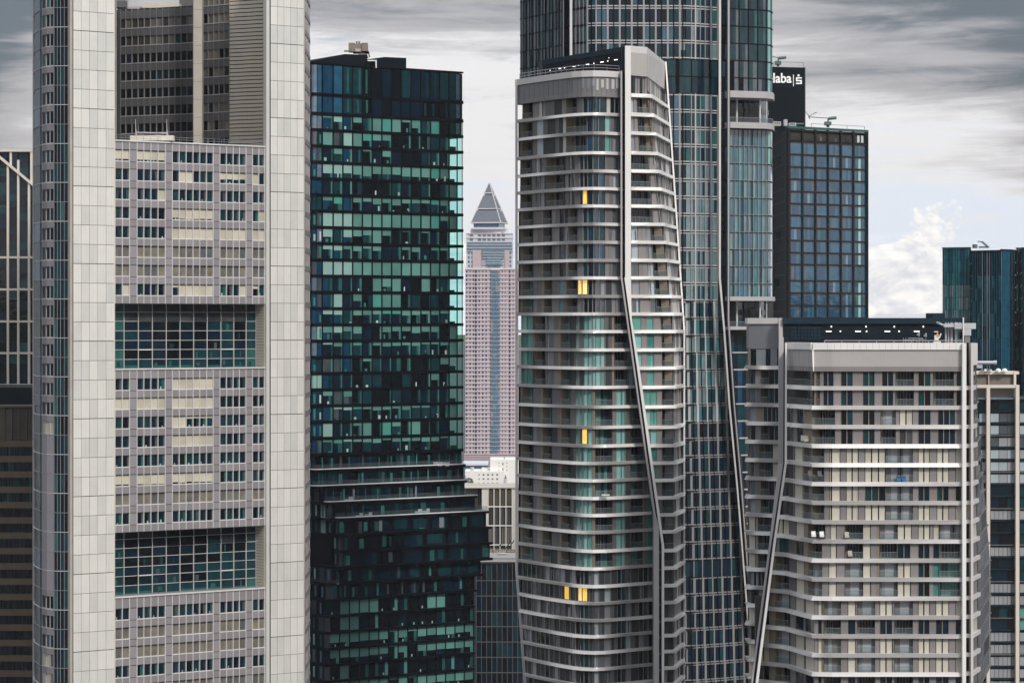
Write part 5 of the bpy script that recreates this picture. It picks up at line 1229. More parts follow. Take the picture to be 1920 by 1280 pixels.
# ================================================================== dark framed tower and the sign slab behind it
def frame_tower():
    R = thing('office_tower', 'dark brown framed tower with a square grid of blue windows', 'skyscraper', (*P(1553, 880), 0))
    S = Surf([(1478, 860), (1628, 879)]); T = Surf([(1449, 905), (1478, 860)]); u = S.u
    topz = Z(240.5, 860); core = MB()
    A, B = S.at(0, 0, -.8), S.at(1, 0, -.8); core.prism([A[:2], B[:2], P(1620, 925), P(1449, 925)], 0, topz-1.2, 'dark_side', 'concrete'); core.build('core', R)
    xs = [1479.5, 1505.4, 1529.8, 1553.4, 1577.5, 1601, 1625]; ys = [243, 265, 289, 312.5, 335.5, 358.7, 381.4, 403.6, 427, 450.5, 473.5, 495.7, 526, 549, 572.6, 596]
    y = 596
    while y < 1250: y += 23; ys.append(y)
    wins = Parts('window', R, (1478, 1628, 240, 600)); fr = MB()
    for j, (ya, yb) in enumerate(zip(ys, ys[1:])):
        za, zb = Z(ya, 860), Z(yb, 860)
        if zb < 2: break
        for i, (a, b) in enumerate(zip(xs, xs[1:])):
            m = MB(); a0, b0 = u(a+1.1), u(b-1.1)
            if j == 0:
                m.cell(S, a0, b0, zb+.5, za-.5, -.7, 'soffit_dark')
                for _ in range(3): q = a0+(b0-a0)*rnd.uniform(.1, .8); m.cell(S, q, q+(b0-a0)*.12, zb+.6, zb+rnd.uniform(1.2, 2.6), -.65, ch('panel_grey_b', 1, 'panel_dark', 2, 'brown_frame', 2))
                if i == 5:
                    for q in (.35, .68): m.cell(S, a0+(b0-a0)*q, a0+(b0-a0)*(q+.2), zb+.7, za-.6, -.6, 'interior_white')
            else:
                n = 5
                base = ch('glass_blue', 5, 'glass_blue_b', 1)
                for k in range(n):
                    c = base if rnd.random() < .6 else ch('glass_blue_b', 2, 'glass_blue', 2, 'glass_slate', .4, 'mirror_blue', 1)
                    if k == 2 and rnd.random() < .35: c = ch('glass_teal', 1, 'glass_sky', 1, 'glass_blue_b', 1)
                    if i == 5 and k == 2 and j > 1 and rnd.random() < .8: c = 'blind_aqua_pale'
                    m.cell(S, a0+(b0-a0)*k/n, a0+(b0-a0)*(k+1)/n, zb+.24, za-.24, -.35, c)
            wins.add(m)
        fr.slab(S, 0, 1, za-.24, za+.24, -.8, 0, 'brown_frame')
    for x in xs: fr.bar(S, u(x), .55, 0, topz, -.8, .05, 'brown_frame')
    fr.slab(S, 0, u(1482), 0, topz, -.8, .08, 'brown_frame'); fr.slab(S, u(1624), 1, 0, topz, -.8, .08, 'dark_side')
    wins.done(); fr.build('facade_frame', R)
    s = MB(); s.cell(T, 0, 1, 0, topz, 0, 'dark_side')  # shade of this unlit side put into its near-black colour
    for y in range(262, 900, 23): s.slab(T, .05, .98, Z(y, 870), Z(y-1.2, 870), -.1, .12, 'panel_dark')
    for (x, y) in ((1463, 297), (1461, 440), (1458, 530)): s.cell(T, T.u(x-5), T.u(x+4), Z(y+9, 870), Z(y-9, 870), .05, 'glass_petrol')
    s.build('side_wall', R)
    p = MB(); p.slab(S, -.01, 1.0, topz, topz+.7, -1, .12, 'edge_teal'); p.prism([A[:2], B[:2], P(1619, 920), P(1449, 920)], topz-1.1, topz-.2, 'black_roof'); p.build('parapet', R)
    railing('railing', R, [S.at(.3, topz+.7, -.6), S.at(.97, topz+.7, -.6)], 1.1, 'edge_teal', 6, .06, 1)
    q = MB(); D = 868; q.pbox(1450.5, 1464.5, 228, 236, D, 5, 'stone_sand').pbox(1480, 1493, 230.5, 236.5, D, 4, 'crane_pale').pbox(1470.5, 1476.5, 224, 236, D, 3, 'crane_pale').pbox(1493, 1507, 231, 233, D, 3, 'crane_grey')
    for x in (1453, 1456.5, 1460): q.pbox(x, x+2, 230, 232, D-.1, .2, 'soffit_dark')
    for x in (1482, 1485, 1488): q.pbox(x, x+2, 232, 234, D-.1, .2, 'soffit_dark')
    q.build('roof_plant', R)
    # slab with the sign
    H_ = thing('office_tower', 'black slab tower carrying white letters and a dotted S emblem near its top', 'skyscraper', (*P(1470, 925), 0))
    D = 925; b = MB(); b.prism([P(1404, D), P(1509, D), P(1508, D+30), P(1404, D+26)], 0, [Z(124.5, D), Z(127, D), Z(127, D), Z(124.5, D)], 'dark_cladding'); b.build('cladding', H_)
    e = MB(); e.prism([P(1509, D-.1), P(1510.4, D+.5), P(1510, D+20), P(1509, D+20)], Z(236, D), Z(126.5, D), 'edge_teal'); e.build('edge_strip', H_)
    def text(body, xr, ybase, hpx, name, ext=.25):
        cu = bpy.data.curves.new('sign_lettering', 'FONT'); cu.body = body; cu.size = 1; cu.extrude = .1; cu.offset = .018; cu.space_character = 1.0
        o = bpy.data.objects.new('tmp', cu); COL.objects.link(o); bpy.context.view_layer.update()
        me = bpy.data.meshes.new_from_object(o); COL.objects.unlink(o); bpy.data.objects.remove(o)
        xs_ = [v.co.x for v in me.vertices]; ys_ = [v.co.y for v in me.vertices]; hh = max(ys_)-min(ys_); s_ = hpx/F*D/hh
        for v in me.vertices: x_, y_, z_ = v.co; v.co = ((x_-max(xs_))*s_*.88, -z_*2, (y_-min(ys_))*s_)
        me.materials.clear(); me.materials.append(MATS['sign_white']); o = bpy.data.objects.new(name, me); COL.objects.link(o); o.parent = H_
        o.location = Vector((X(xr, D), D-.25, Z(ybase, D)))-H_.location; o.rotation_euler = (0, 0, 0); return o
    text('Helaba', 1484, 156, 18.5, 'sign_lettering')
    m = MB(); d = D+1.2; m.pbox(1487.2, 1488.4, 140, 162, D-.4, .5, 'sign_white'); m.build('sign_bar', H_)
    m = MB(); dd = D-.4
    for x0, x1, y0, y1 in ((1492.6, 1503.6, 145.2, 147.6), (1492.6, 1495.4, 147.6, 150.2), (1492.6, 1503.6, 150.2, 152.8), (1500.8, 1503.6, 152.8, 155.4), (1492.6, 1503.6, 155.4, 157.9)): m.pbox(x0, x1, y0, y1, dd, .5, 'sign_white')
    c = (X(1497.3, dd), Z(141.8, dd)); r_ = 2.0/F*dd; m.tube((c[0], dd, c[1]), (c[0], dd+.5, c[1]), r_, 'sign_white', 14); m.build('sign_emblem', H_)
    railing('railing', H_, [(X(1451, D), D+1, Z(125, D)), (X(1507, D), D+1, Z(126.5, D))], 1.6, 'panel_grey', 6, .06, 1)
frame_tower()
def gantry(px, py, D, name, label, flip, sc=1.0, claw=True):
    t = thing(name, label, 'crane', (*P(px, D), Z(py, D)), 'facade maintenance cranes on roofs'); f = D/F*sc; x0, z0 = X(px, D), Z(py, D)
    q = lambda x, z: (x0+x*f, D+1, z0+z*f)
    MB().tube(q(-7, -1), q(-7, 9), 3.0*f, 'crane_green', 8, 2.2*f).box(x0-13*f, x0-1*f, D, D+2.5, z0+3*f, z0+9.5*f, 'crane_green').build('mast', t)
    MB().tube(q(-7, 9), q(-6, 17), 1.5*f, 'crane_green', 8).tube(q(-44 if claw else -18, 18.5), q(-4, 16), .9*f, 'crane_green', 6).tube(q(-5, 15.5), q(9, 17), 3.1*f, 'crane_green', 8, 2.9*f).build('jib', t)
    if claw:
        MB().tube(q(-42, 20), q(-49, 28), .6*f, 'crane_grey', 5).tube(q(-42, 20), q(-30, 26.5), .6*f, 'crane_grey', 5).tube(q(-43, 22), q(-41, 15), 1.3*f, 'crane_grey', 6).tube(q(-32, 25.5), q(-28, 27), 1.0*f, 'crane_grey', 6).build('spreader', t)
gantry(1560, 237.5, 875, 'roof_crane', 'green crane with a forked arm on top of the dark framed tower', 0)
gantry(1466, 123.5, 932, 'roof_crane', 'short green crane on top of the black slab with the white sign', 0, .95, False)

# ================================================================== twin mirrored glass towers at the right edge
def mirror_towers():
    R = thing('glass_tower', 'blue mirrored glass tower with stepped fluted fronts, at the right edge', 'skyscraper', (*P(1850, 930), 0))
    zt = Z(464.5, 900)
    parts = [([(1767, 905), (1820, 900)], 464.5, 'l'), ([(1820, 898), (1878, 889)], 470.5, 'm'), ([(1878, 889), (1893, 893)], 467.5, 'b'), ([(1893, 897), (1906, 905)], 468, 'k'), ([(1906, 903), (1911, 901)], 465, 'e'), ([(1911, 903), (1914.5, 905)], 467, 'k'), ([(1914.5, 897), (1945, 890)], 464.5, 'g')]
    core = MB()
    for nd, yt, t in parts:
        S = Surf(nd); A, B = S.at(0, 0, -.4), S.at(1, 0, -.4); core.prism([A[:2], B[:2], (B[0]*950/B[1], 950), (A[0]*950/A[1]*1.001, 950)], 0, Z(yt, nd[0][1])-.5, 'dark_side')
    core.build('core', R)
    fw = Parts('facade_strip', R); fr = MB()
    for nd, yt, t in parts:
        S = Surf(nd); w_ = nd[1][0]-nd[0][0]; n = max(1, int(w_/4.2)); zz = Z(yt, nd[0][1]); st = 3.9
        for i in range(n):
            m = MB(); z = zz
            a, b = i/n, (i+1)/n; wob = rnd.uniform(-2, 2)
            while z > 4:
                y = CY-(z-H)*F/900+wob  # pane tones change with height to paint the reflections
                if t == 'l': c = ch('mirror_blue', 5, 'mirror_teal', 1) if y < 520 else (ch('glass_silver', 3, 'curtain_grey', 1, 'mirror_teal', 1) if y < 640 else ch('mirror_teal', 1, 'glass_silver', 2))
                elif t == 'm': c = ch('glass_navy', 6, 'glass_petrol', 1) if y < 512 else (ch('glass_petrol', 3, 'mirror_teal', 2) if y < 615 else ch('glass_petrol', 1, 'mirror_blue', 3))
                elif t == 'b': c = 'mirror_blue'
                elif t == 'k': c = 'glass_black'
                elif t == 'e': c = ch('glass_slate', 2, 'curtain_teal', 1)
                else: c = ch('mirror_blue', 2, 'mirror_teal', 1)
                m.cell(S, a+.002, b-.002, z-st+.06, z-.06, 0, c); z -= st
            fw.add(m)
            fr.bar(S, min(b, .999), .1 if i % 2 else .18, 4, zz, -.1, .2, ('mirror_teal' if rnd.random() < .7 else 'glass_petrol') if t == 'l' else ('curtain_grey' if rnd.random() < .22 and t == 'm' else 'mirror_blue'))
        fr.slab(S, 0, 1, zz-.3, zz+.1, -.5, .3, 'edge_teal' if t in 'lg' else 'black_roof')
    fw.done(); fr.build('facade_fins', R)
    d = MB(); d.tube((X(1828, 905), 905, zt), (X(1828, 905), 905, zt+1.2), .8, 'crane_green', 8); d.build('roof_plant', R)
    C_ = thing('roof_crane', 'tiny slanting crane on the roof of the blue mirrored tower', 'crane', (*P(1845, 905), zt), 'facade maintenance cranes on roofs'); D = 905
    MB().pbox(1838, 1855, 461.5, 464.5, D, 3, 'crane_grey').build('mast', C_); MB().tube((X(1852, D), D, Z(462, D)), (X(1841, D), D, Z(453, D)), .35, 'crane_grey', 5).tube((X(1842, D), D, Z(453.5, D)), (X(1833, D), D, Z(452.5, D)), .18, 'crane_grey', 4).build('jib', C_)
mirror_towers()

# ================================================================== framed office block, lower right
def framed_block():
    R = thing('office_block', 'mid-rise block with sandy stone frame and rows of white blinds, lower right corner', 'office block', (*P(1880, 725), 0))
    D = 720; f = MB(); wn = Parts('window', R)
    core = MB(); core.pbox(1835, 1975, 748, 1700, D+1.2, 30, 'penthouse_dark').pbox(1840, 1900, 703, 749, D+8, 20, 'taupe_screen'); core.build('core', R)
    f.pbox(1830, 1911, 696, 701.5, D+4, 8, 'cream_frame').pbox(1901, 1905.5, 696, 745, D+3.8, 1, 'cream_frame').pbox(1830, 1911.5, 721.5, 727, D-.8, 2, 'cream_frame').pbox(1830, 1911.5, 745.5, 748.5, D-.1, 2, 'glass_sky')
    f.pbox(1850, 1856.5, 727, 1700, D-.9, 1.6, 'cream_frame').pbox(1904.5, 1911.4, 722, 1700, D-1, 1.8, 'cream_frame').pbox(1853.4, 1854.6, 702, 722, D+4.2, .6, 'cream_frame').pbox(1911.5, 1960, 745, 748, D-.1, 2, 'glass_slate')
    f.build('stone_frame', R)
    sc = MB(); sc.pbox(1832, 1902, 701.5, 722, D+5, .5, 'taupe_screen').pbox(1832, 1902, 727, 745.5, D+2, .5, 'taupe_screen'); sc.build('roof_screen', R)
    y = 749; st = 22.8; pat = ['dark', 'blk', 'blk', 'blk2', 'white', 'white', 'white', 'dark', 'dark', 'strip', 'dark', 'dark', 'strip', 'dark', 'dark', 'strip', 'strip', 'dark', 'dark', 'strip', 'strip', 'strip', 'strip']
    k = 0; fb = MB()
    while y < 1500:
        p = pat[k] if k < len(pat) else 'strip'; k += 1
        for x0, x1 in ((1836, 1850), (1857, 1904.5), (1912, 1950)):
            n = 3 if x1-x0 > 40 else (1 if x1-x0 < 20 else 2); m = MB(); bl = MB()
            if p == 'strip': n *= 2
            for i in range(n):
                a, b = x0+(x1-x0)*i/n+.4, x0+(x1-x0)*(i+1)/n-.4
                if p in ('white', 'strip') or (p == 'blk' and i == 0) or (p == 'blk2' and i > 0):
                    bl.pbox(a, b, y+3, y+19, D+.8, .1, ch('curtain_pale', 3, 'shutter_shadow', 2) if p != 'strip' else ch('shutter_shadow', 3, 'curtain_grey', 1))
                elif p in ('blk', 'blk2'): bl.pbox(a, b, y+3, y+19, D+.8, .1, ch('curtain_grey', 1, 'glass_slate', 3))
                m.pbox(a, b, y+.6, y+20.5, D+.95, .1, ch('glass_navy', 3, 'glass_black', 3, 'glass_petrol', 1) if x0 != 1912 else ch('glass_petrol', 2, 'curtain_teal', 1))
            wn.add(m, [('blind', bl)])
        fb.pbox(1835, 1960, y+20.8, y+22.6, D+.2, .9, 'penthouse_fascia' if k % 3 else 'panel_grey'); y += st
    wn.done(); fb.build('floor_band', R)
    # roof ducts and domes
    Dk = thing('roof_duct', 'pale horizontal pipe duct over the roof of the sandy framed block', 'duct', (*P(1850, 716), Z(683, 716))); D = 716
    MB().tube((X(1832, D), D, Z(679.5, D)), (X(1866, D), D, Z(679.5, D)), .42, 'crane_pale', 8).build('pipe', Dk); MB().tube((X(1864, D), D, Z(679.5, D)), (X(1868.5, D), D, Z(679.5, D)), .55, 'crane_pale', 8).pbox(1832, 1842, 683, 690, D, 1.5, 'crane_pale').build('pipe_end', Dk)
    for i, (x, lab) in enumerate(((1873, 'white roof dome, the left one of two beside the grey pipe duct'), (1885, 'white roof dome, the right one of two and farther from the pipe duct'))):
        D = 722; m = MB(); prev = None
        for j in range(4): a0, a1 = j*pi/8, (j+1)*pi/8; m.tube((X(x, D), D+1, Z(696, D)+.75*sin(a0)), (X(x, D), D+1, Z(696, D)+.75*sin(a1)), .75*cos(a0)+.01, 'band_bright', 12, .75*cos(a1)+.01)
        tag(m.build('skylight_dome', None), lab, 'skylight', 'white domes on the framed block')
    m = MB(); D = 723
    for x in (1840, 1846, 1851, 1857): m.pbox(x, x+rnd.uniform(2, 4), 693.5-rnd.uniform(0, 2), 696, D, 1, ch('crane_grey', 1, 'band_bright', 1))
    m.build('roof_plant', R)
framed_block()

# ================================================================== left edge: cream gridded tower and bronze block
def left_edge():
    R = thing('office_tower', 'dark glass tower with a cream grid and a slanting roof beam, at the left edge', 'skyscraper', (*P(10, 740), 0)); D = 700
    c = MB(); c.box(X(-60, D), X(60, D), D+1, D+40, 0, Z(283, D), 'black_roof'); c.build('core', R)
    wn = Parts('window', R, cap=60); xs = [-45, -25, -5, 14.5, 34, 54, 60.5]; ys = [284, 330, 365, 400, 440, 482.5, 542.5, 602.5, 661.8, 721.5]
    for x0, x1 in zip(xs, xs[1:]):
        for y0, y1 in zip(ys, ys[1:]):
            m = MB(); n = 3
            for k in range(n):
                a, b = y0+(y1-y0)*k/n, y0+(y1-y0)*(k+1)/n
                m.pbox(x0+1, x1-1, a, b, D+.8, .1, ch('glass_black', 4, 'glass_navy', 4, 'glass_petrol', 1.2, 'glass_teal', .5 if y0 > 390 else 0))
                if rnd.random() < .15: m.pbox(x0+2, x1-rnd.uniform(2, 9), b-rnd.uniform(2, 4), b-1, D+.75, .1, 'glass_teal_mid')
            wn.add(m)
    wn.done(); f = MB()
    for x in (-25, -5, 14.5, 34, 54): f.pbox(x-2, x+2, 340 if x == 54 else 300 if x != 14.5 else 309, 1500, D, 1, 'cream_frame')
    f.ribbon([(284, 18, 22, D+.2), (310, 18, 22, D+.2)], 1, 'cream_frame'); f.pbox(56.5, 61, 281, 345, D+.1, 1, 'cream_frame'); f.pbox(-60, 61, 280.5, 284.5, D-.1, 1.5, 'cream_frame')
    for y in ys[5:]: f.pbox(-60, 61, y-1.9, y+1.9, D+.05, 1, 'cream_frame')
    f.build('facade_grid', R)
    b = MB(); x0, x1 = X(-62, D), X(61.5, D)
    za, zb = Z(250, D), Z(349, D)
    b.hexa([(x0, D-.4, Z(247, D)), (x1, D-.4, zb), (x1, D+.8, zb), (x0, D+.8, Z(247, D))], [(x0, D-.4, Z(241, D)), (x1, D-.4, Z(343.5, D)), (x1, D+.8, Z(343.5, D)), (x0, D+.8, Z(241, D))], 'cream_frame'); b.build('slanting_beam', R)
    B = thing('office_block', 'bronze and brown banded block below the cream gridded tower, lower left corner', 'office block', (*P(10, 670), 0)); D = 640
    c = MB(); c.box(X(-80, D), X(62.5, D), D+1, D+40, 0, Z(760, D), 'bronze_spandrel'); c.box(X(-80, D), X(61, D), D+9, D+40, Z(760, D), Z(728, D), 'penthouse_dark'); c.build('core', B)
    wn = Parts('window', B, cap=80); sp = MB()
    for i, x in enumerate(range(-76, 62, 14)):
        m = MB(); m.pbox(x+.6, min(61, x+13.4), 766, 825, D+.4, .1, ch('brown_glass', 2, 'bronze_glass', 2)); wn.add(m); sp.pbox(x-.6, x+.6, 762, 827, D-.1, .4, 'bronze_spandrel')
    sp.pbox(-80, 61.5, 760, 763, D-.3, 1.2, 'panel_grey'); y = 826
    while y < 1500:
        sp.pbox(-80, 61.8, y, y+11.5, D, 1, 'bronze_spandrel')
        for x in range(-80, 60, 15):
            m = MB()
            for q in range(5): m.pbox(x+q*3+.2, min(61.5, x+q*3+2.8), y+11.5, y+28.8, D+.8, .1, ch('glass_petrol', 3, 'glass_teal', 1.2, 'glass_navy', 2, 'glass_black', 2) if y < 930 else ch('glass_black', 3, 'glass_navy', 2, 'glass_petrol', 1))
            wn.add(m)
        y += 28.7
    wn.done(); sp.build('spandrel', B)
left_edge()

# ================================================================== pencil shaped far tower and the low buildings in the gap
def pencil_tower():
    R = thing('stone_tower', 'distant pink stone tower with a grey pyramid roof, seen in the gap', 'skyscraper', (*P(918, 2420), 0)); D = 2400
    b = MB(); b.box(X(872.5, D), X(972, D), D, D+45, 0, Z(505, D), 'pink_stone'); b.box(X(874, D), X(962, D), D+1.5, D+42, Z(505, D), Z(437, D), 'grey_stone_far'); b.build('shaft', R)
    wn = Parts('window', R, (871, 966, 430, 870)); bd = MB()
    y = 505; k = 0; left = [873.5, 880, 886.2, 897, 903.6, 910]; right = [941, 946.5, 961, 966]
    while y < 848:
        for x in left+right:
            m = MB(); m.pbox(x, x+(3.0 if x < 935 else 2.2), y+2.2, y+5.8, D-.15, .3, ch('glass_blue', 2, 'roof_slate_far', 3) if x < 935 else 'roof_slate_far'); wn.add(m)
        bd.pbox(872.3, 966, y-.4, y+1.0, D-.5, .8, 'pink_stone_pale')
        for x, w_ in ((890.6, 3.4), (954, 3.2)): m = MB(); m.pbox(x, x+w_, y+1.2, y+6.8, D-.3, .3, 'glass_blue'); wn.add(m)
        m = MB()
        for q in range(4): m.pbox(920.5+q*4.3, 924.4+q*4.3, y+1, y+7.2, D-1.6, .4, ch('glass_far_blue', 3, 'glass_far', 1, 'curtain_grey', .6)); 
        wn.add(m); bd.pbox(919.5, 938.5, y, y+.8, D-1.8, 1.8, 'grey_stone_far')
        y += 7.87; k += 1
    for y_ in (438, 446): 
        for x in (881, 896, 905, 914, 923, 932, 941): m = MB(); m.pbox(x, x+6, y_+1.5, y_+5.2, D+1.2, .3, 'roof_slate_far'); wn.add(m)
        bd.pbox(874, 962, y_-.8, y_+.4, D+.8, .8, 'pink_stone_pale')
    for y_ in (454, 460, 466): m = MB(); m.pbox(876, 960, y_, y_+3.6, D+1, .5, 'glass_far'); wn.add(m); bd.pbox(874, 962, y_+4, y_+5.2, D+.6, 1, 'grey_stone_far')
    m = MB(); m.pbox(904, 946, 468, 482, D-.6, 1, 'glass_far'); m.pbox(913, 940, 482, 497, D-.9, 1, 'glass_far_blue'); wn.add(m)
    for y_ in (473, 478, 483, 488, 493): bd.pbox(904, 946, y_, y_+1, D-1.2, 1, 'grey_stone_far')
    for y_ in (472, 480, 488, 496):
        for x in (878, 884, 895, 899, 950, 956): m = MB(); m.pbox(x, x+2.8, y_, y_+4, D+.8, .5, 'glass_far'); wn.add(m)
    for (a, c) in ((886, 903), (946, 955)): bd.pbox(a, c, 469, 505, D+.4, 1.5, 'pink_stone')
    bd.pbox(872, 966, 503, 505.5, D-.8, 1.2, 'pink_stone_pale')
    for y_ in range(850, 880, 4): bd.pbox(870, 972, y_, y_+2.6, D-3, 4, 'pink_stone'); bd.pbox(870, 972, y_+2.6, y_+4, D-2.4, 3, 'roof_slate_far')
    wn.cap = 100; wn.done(); bd.build('stone_bands', R)
    # pyramid turned a little so that a narrow left face shows
    c = Vector((X(917, D), D+22, 0)); th = radians(-13)
    def ring(hw, y_, dz=0): return [(c.x+hw*(cos(th)*a-sin(th)*b_), c.y+hw*(sin(th)*a+cos(th)*b_), Z(y_, D)+dz) for a, b_ in ((-1, -1), (1, -1), (1, 1), (-1, 1))]
    px = D/F
    dr = MB(); dr.hexa(ring(36*px*.82, 437), ring(36*px*.82, 426), 'pink_stone_pale'); dr.hexa(ring(30*px*.82, 426), ring(30*px*.82, 417), 'glass_far')
    dr.pbox(884, 949, 428, 429.5, D+4, 30, 'grey_stone_far'); dr.build('drum', R)
    pr = MB(); hw = lambda y_: (y_-340)*(33.5/77)*px*.86
    for ya, yb in ((417, 393.5), (390.5, 364.5), (360.5, 340.5)):
        pr.hexa(ring(hw(ya), ya), ring(max(.05, hw(yb)), yb), 'roof_slate_far')
    for ya, yb in ((393.5, 390.5), (364.5, 360.5)): pr.hexa(ring(hw(yb)*.93, ya), ring(hw(yb)*.93, yb), 'glass_far')
    pr.build('pyramid_roof', R)
    ed = MB()
    for ya, yb in ((417, 392), (390.5, 362), (360.5, 340)):
        A, B = ring(hw(ya)+.2, ya), ring(max(.05, hw(yb))+.2, yb)
        for i in range(4): ed.tube(A[i], B[i], .42, 'pink_stone_pale', 4); ed.tube(A[i], A[(i+1) % 4], .45, 'pink_stone_pale', 4)
    ed.build('roof_ribs', R)
pencil_tower()
def gap_buildings():
    W = thing('office_block', 'white block with small dark windows, stepped down below the pink tower', 'office block', (*P(930, 1300), 0)); D = 1300
    m = MB(); m.pbox(919, 985, 861.5, 1200, D, 25, 'white_wall').pbox(872, 946, 883, 1200, D-3, 20, 'white_wall').pbox(903, 920, 878, 885, D+2, 12, 'cream_wall'); m.build('wall', W)
    m = MB(); m.pbox(866, 915, 872, 883, D+60, 30, 'glass_far').pbox(866, 915, 869.5, 872.5, D+59, 32, 'grey_stone_far')
    tag(m.build('low_hall', None), 'low blue glass hall behind the white stepped block', 'hall')
    wn = Parts('window', W)
    for y in (888, 896, 904):
        for x in (897.5, 905, 913.5, 921.8, 930.5): q = MB(); q.pbox(x, x+(3.4 if x > 900 else 1.8), y, y+2.9, D-3.1, .2, 'taupe_screen'); wn.add(q)
    for x in (934.8, 949.5): 
        for y in (866.5, 873, 880): q = MB(); q.pbox(x, x+1.6, y, y+2, D-.1, .2, 'concrete'); wn.add(q)
    q = MB(); q.pbox(942, 944, 867, 872, D-.1, .2, 'taupe_screen').pbox(942, 944, 877, 882, D-.1, .2, 'taupe_screen'); wn.add(q); wn.done()
    q = MB(); q.tube((X(945.5, D), D+2, Z(861, D)), (X(945.5, D), D+2, Z(856, D)), .25, 'concrete', 4).tube((X(885.5, D), D-1, Z(883, D)), (X(885.5, D), D-1, Z(875, D)), .8, 'grey_stone_far', 6); q.build('mast', W)
    # church style spirelet
    q = MB(); d = 1180; q.tube((X(948, d), d, Z(912, d)), (X(948, d), d, Z(897, d)), .8, 'grey_stone_far', 8, .7).tube((X(948, d), d, Z(897, d)), (X(948, d), d, Z(889, d)), .55, 'roof_slate_far', 8, .05)
    tag(q.build('church_spire', None), 'little grey spire in front of the white block', 'spire')
    # tree
    T = thing('tree', 'small round green tree left of the white block', 'tree', (*P(878, 1230), Z(925, 1230)-10)); d = 1230; r = random.Random(3)
    MB().tube((X(878, d), d, Z(925, d)-10), (X(878, d), d, Z(905, d)), .5, 'bark', 6, .2).tube((X(878, d), d, Z(908, d)), (X(881, d), d, Z(901, d)), .2, 'bark', 5, .1).build('trunk', T); cr = MB()
    for _ in range(500):
        a, e_, q_ = r.uniform(0, 2*pi), r.uniform(-1, 1), r.uniform(.55, 1)**.5; x = 2.2*q_*cos(a)*math.sqrt(1-e_*e_)*(1+.15*sin(3*a)); y_ = 2*q_*sin(a)*math.sqrt(1-e_*e_); z = 1.7*q_*e_
        cx_, cy_, cz_ = X(878.5, d)+x, d+y_, Z(902.5, d)+z; v = [Vector((r.uniform(-.35, .35), r.uniform(-.35, .35), r.uniform(-.35, .35))) for _ in range(3)]; cr.quad([Vector((cx_, cy_, cz_))+w_ for w_ in v], 'leaf_green')
    cr.build('crown', T)
    # flat roofed block with a sandy frame
    S = thing('office_block', 'flat roofed block with a creamy frame and tall brown windows, below the white block', 'office block', (*P(930, 1010), 0)); D = 1000
    m = MB(); m.pbox(903.5, 990, 914, 1500, D+1, 24, 'cream_wall').pbox(872, 904, 914.5, 1500, D+6, 19, 'taupe_screen'); m.build('wall', S)
    r_ = MB(); x0, x1 = X(868, D), X(992, D); z = Z(913, D); r_.quad([(x0, D, z), (x1, D, z), (x1, D+26, z), (x0, D+26, z)], 'stone_sand'); r_.pbox(868, 992, 911.8, 914.5, D-.3, .8, 'cream_wall').pbox(875, 915, 908.4, 910, D+14, .6, 'concrete').pbox(868, 940, 905.6, 907, D+25, .6, 'cream_wall'); r_.build('roof', S)
    wn = Parts('window', S); xs = [915.5, 926.6, 937.8, 949, 960.5]; ys = [915.5, 949.5, 985, 1021, 1056]
    for x0, x1 in zip(xs, xs[1:]):
        for j, (y0, y1) in enumerate(zip(ys, ys[1:])):
            q = MB(); q.pbox(x0+.3, x1-1.2, y0+.5, y1-1.5, D+.6, .2, 'brown_glass' if j == 0 else ch('taupe_screen', 1, 'bronze_glass', 2))
            if j: q.pbox(x0+2, x0+4, y0+1, y1-2, D+.5, .2, ch('panel_dark', 1, 'panel_grey', 1)).pbox(x0+6, x0+7.4, y0+4, y1-2, D+.5, .2, 'glass_slate')
            wn.add(q)
    for x in (896.5, 900): q = MB(); q.pbox(x, x+2.4, 916, 947, D+5.8, .2, 'panel_dark'); wn.add(q)
    wn.done(); f = MB()
    for x in xs: f.pbox(x-1.1, x+.5, 914, 1200, D, 1.2, 'white_wall')
    for y in ys[1:]: f.pbox(914.4, 962, y-1, y+1, D-.05, 1.2, 'white_wall')
    f.pbox(903.5, 914.5, 914, 1200, D+.3, 1, 'cream_wall').pbox(961, 990, 914, 1200, D+.3, 1, 'cream_wall'); f.build('facade_frame', S)
    # dark glass block with roof steelwork
    B = thing('glass_block', 'dark glass block under a pale parapet, between the black tower and the round tower', 'office block', (*P(935, 860), 0)); D = 850
    m = MB(); m.pbox(885, 1000, 1050, 1900, D+.6, 30, 'black_metal'); m.build('core', B)
    z = Z(1048, D); r_ = MB(); r_.quad([(X(880, D), D, z+.3), (X(1000, D), D, z+.3), (X(1000, D), D+34, z+.3), (X(880, D), D+34, z+.3)], 'concrete'); r_.pbox(897, 990, 1047.5, 1053, D-.5, 1.2, 'pillar_grey').pbox(894, 990, 1053, 1056.5, D-.2, 1, 'panel_dark'); r_.build('roof', B)
    wn = Parts('window', B); f = MB(); ys = [1056.5]+[1056.5+31.5+28.7*i for i in range(20)]; xs = [893+9.7*i for i in range(12)]
    for y0, y1 in zip(ys, ys[1:]):
        for x0, x1 in zip(xs, xs[1:]): q = MB(); q.pbox(x0+.5, x1-.5, y0+1, y1-.5, D+.4, .1, ch('glass_black', 3, 'glass_navy', 3, 'glass_petrol', 1.2)); wn.add(q)
        f.pbox(890, 1000, y1-.7, y1+.7, D+.1, .5, 'panel_grey')
    for x in xs: f.pbox(x-.5, x+.5, 1056, 1900, D, .5, 'panel_grey')
    f.pbox(889, 892, 1056, 1900, D+.1, .5, 'panel_dark'); wn.done(); f.build('mullion_grid', B)
    q = thing('roof_box', 'pale concrete box on the flat roof amid steel trusses', 'plant box', (*P(940, 862), z+.3)); MB().pbox(933, 948.5, 1038, 1048, 862, 4, 'concrete').build('housing', q); MB().pbox(932.6, 948.9, 1037.2, 1038.4, 861.8, 4.4, 'pillar_grey').build('lid', q)
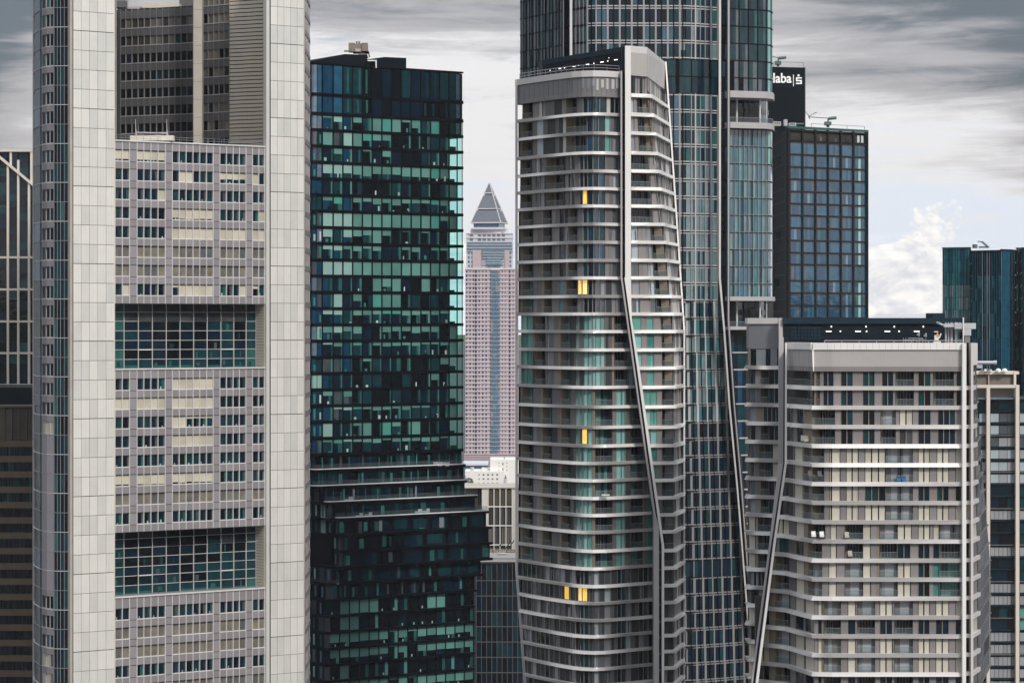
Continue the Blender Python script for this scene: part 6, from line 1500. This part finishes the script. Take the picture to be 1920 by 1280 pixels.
    t = thing('roof_truss', 'rusty steel truss over the flat roof in the gap', 'truss', (*P(935, 872), z+.3)); D = 872; m = MB(); r = random.Random(5)
    for y in (1031, 1034.5): m.tube((X(912, D), D, Z(y, D)), (X(966, D), D, Z(y-1, D)), .2, 'crane_brown', 4)
    for i in range(14): x = 913+i*3.9; m.tube((X(x, D), D+r.uniform(-1, 1), Z(1048, D)), (X(x+r.uniform(-3, 3), D), D, Z(1030, D)), .14, 'crane_brown' if i % 3 else 'panel_dark', 4)
    for x in (930, 946, 952): m.tube((X(x, D), D, Z(1030, D)), (X(x+12, D), D, Z(1017-(x-930)*.2, D)), .16, 'panel_dark', 4)
    m.build('lattice', t)
    hb = MB(); hb.pbox(905, 966, 1036, 1048, 876, 4, 'inner_dark'); hb.build('base_box', t)
gap_buildings()
# unseen rise of land all round, added to break the mirrored horizon
def reflection_hills():
    m = MB(); n = 96; r = random.Random(11); R0 = 16000
    hs = []
    for i in range(n):
        a = 2*pi*i/n; front = max(0, sin(a)); hs.append((60+r.uniform(0, 40))*(1 if front > .5 else 3.5)+60*sin(3*a+1))
    for i in range(n):
        j = (i+1) % n; a, b = 2*pi*i/n, 2*pi*j/n
        p = lambda t, rr, z: (rr*cos(t), rr*sin(t), z)
        m.quad([p(a, R0, -2), p(b, R0, -2), p(b, R0+2500, max(8, hs[j])), p(a, R0+2500, max(8, hs[i]))], 'leaf_green')
        m.quad([p(a, R0+2500, max(8, hs[i])), p(b, R0+2500, max(8, hs[j])), p(b, R0+9000, -5), p(a, R0+9000, -5)], 'leaf_green')
    o = m.build('reflection_hills'); o['kind'] = 'structure'
reflection_hills()

# ------------------------------------------------------------------ air
def air():
    m = bpy.data.materials.new('haze'); m.use_nodes = True; t = m.node_tree; t.nodes.clear()
    v = t.nodes.new('ShaderNodeVolumePrincipled'); v.inputs['Color'].default_value = (.86, .90, .97, 1); v.inputs['Density'].default_value = 3e-5
    o = t.nodes.new('ShaderNodeOutputMaterial'); t.links.new(v.outputs[0], o.inputs['Volume']); MATS['haze'] = m
    o = MB().box(-2200, 1400, -500, 3200, -1, 300, 'haze').build('haze'); o['kind'] = 'stuff'
air()
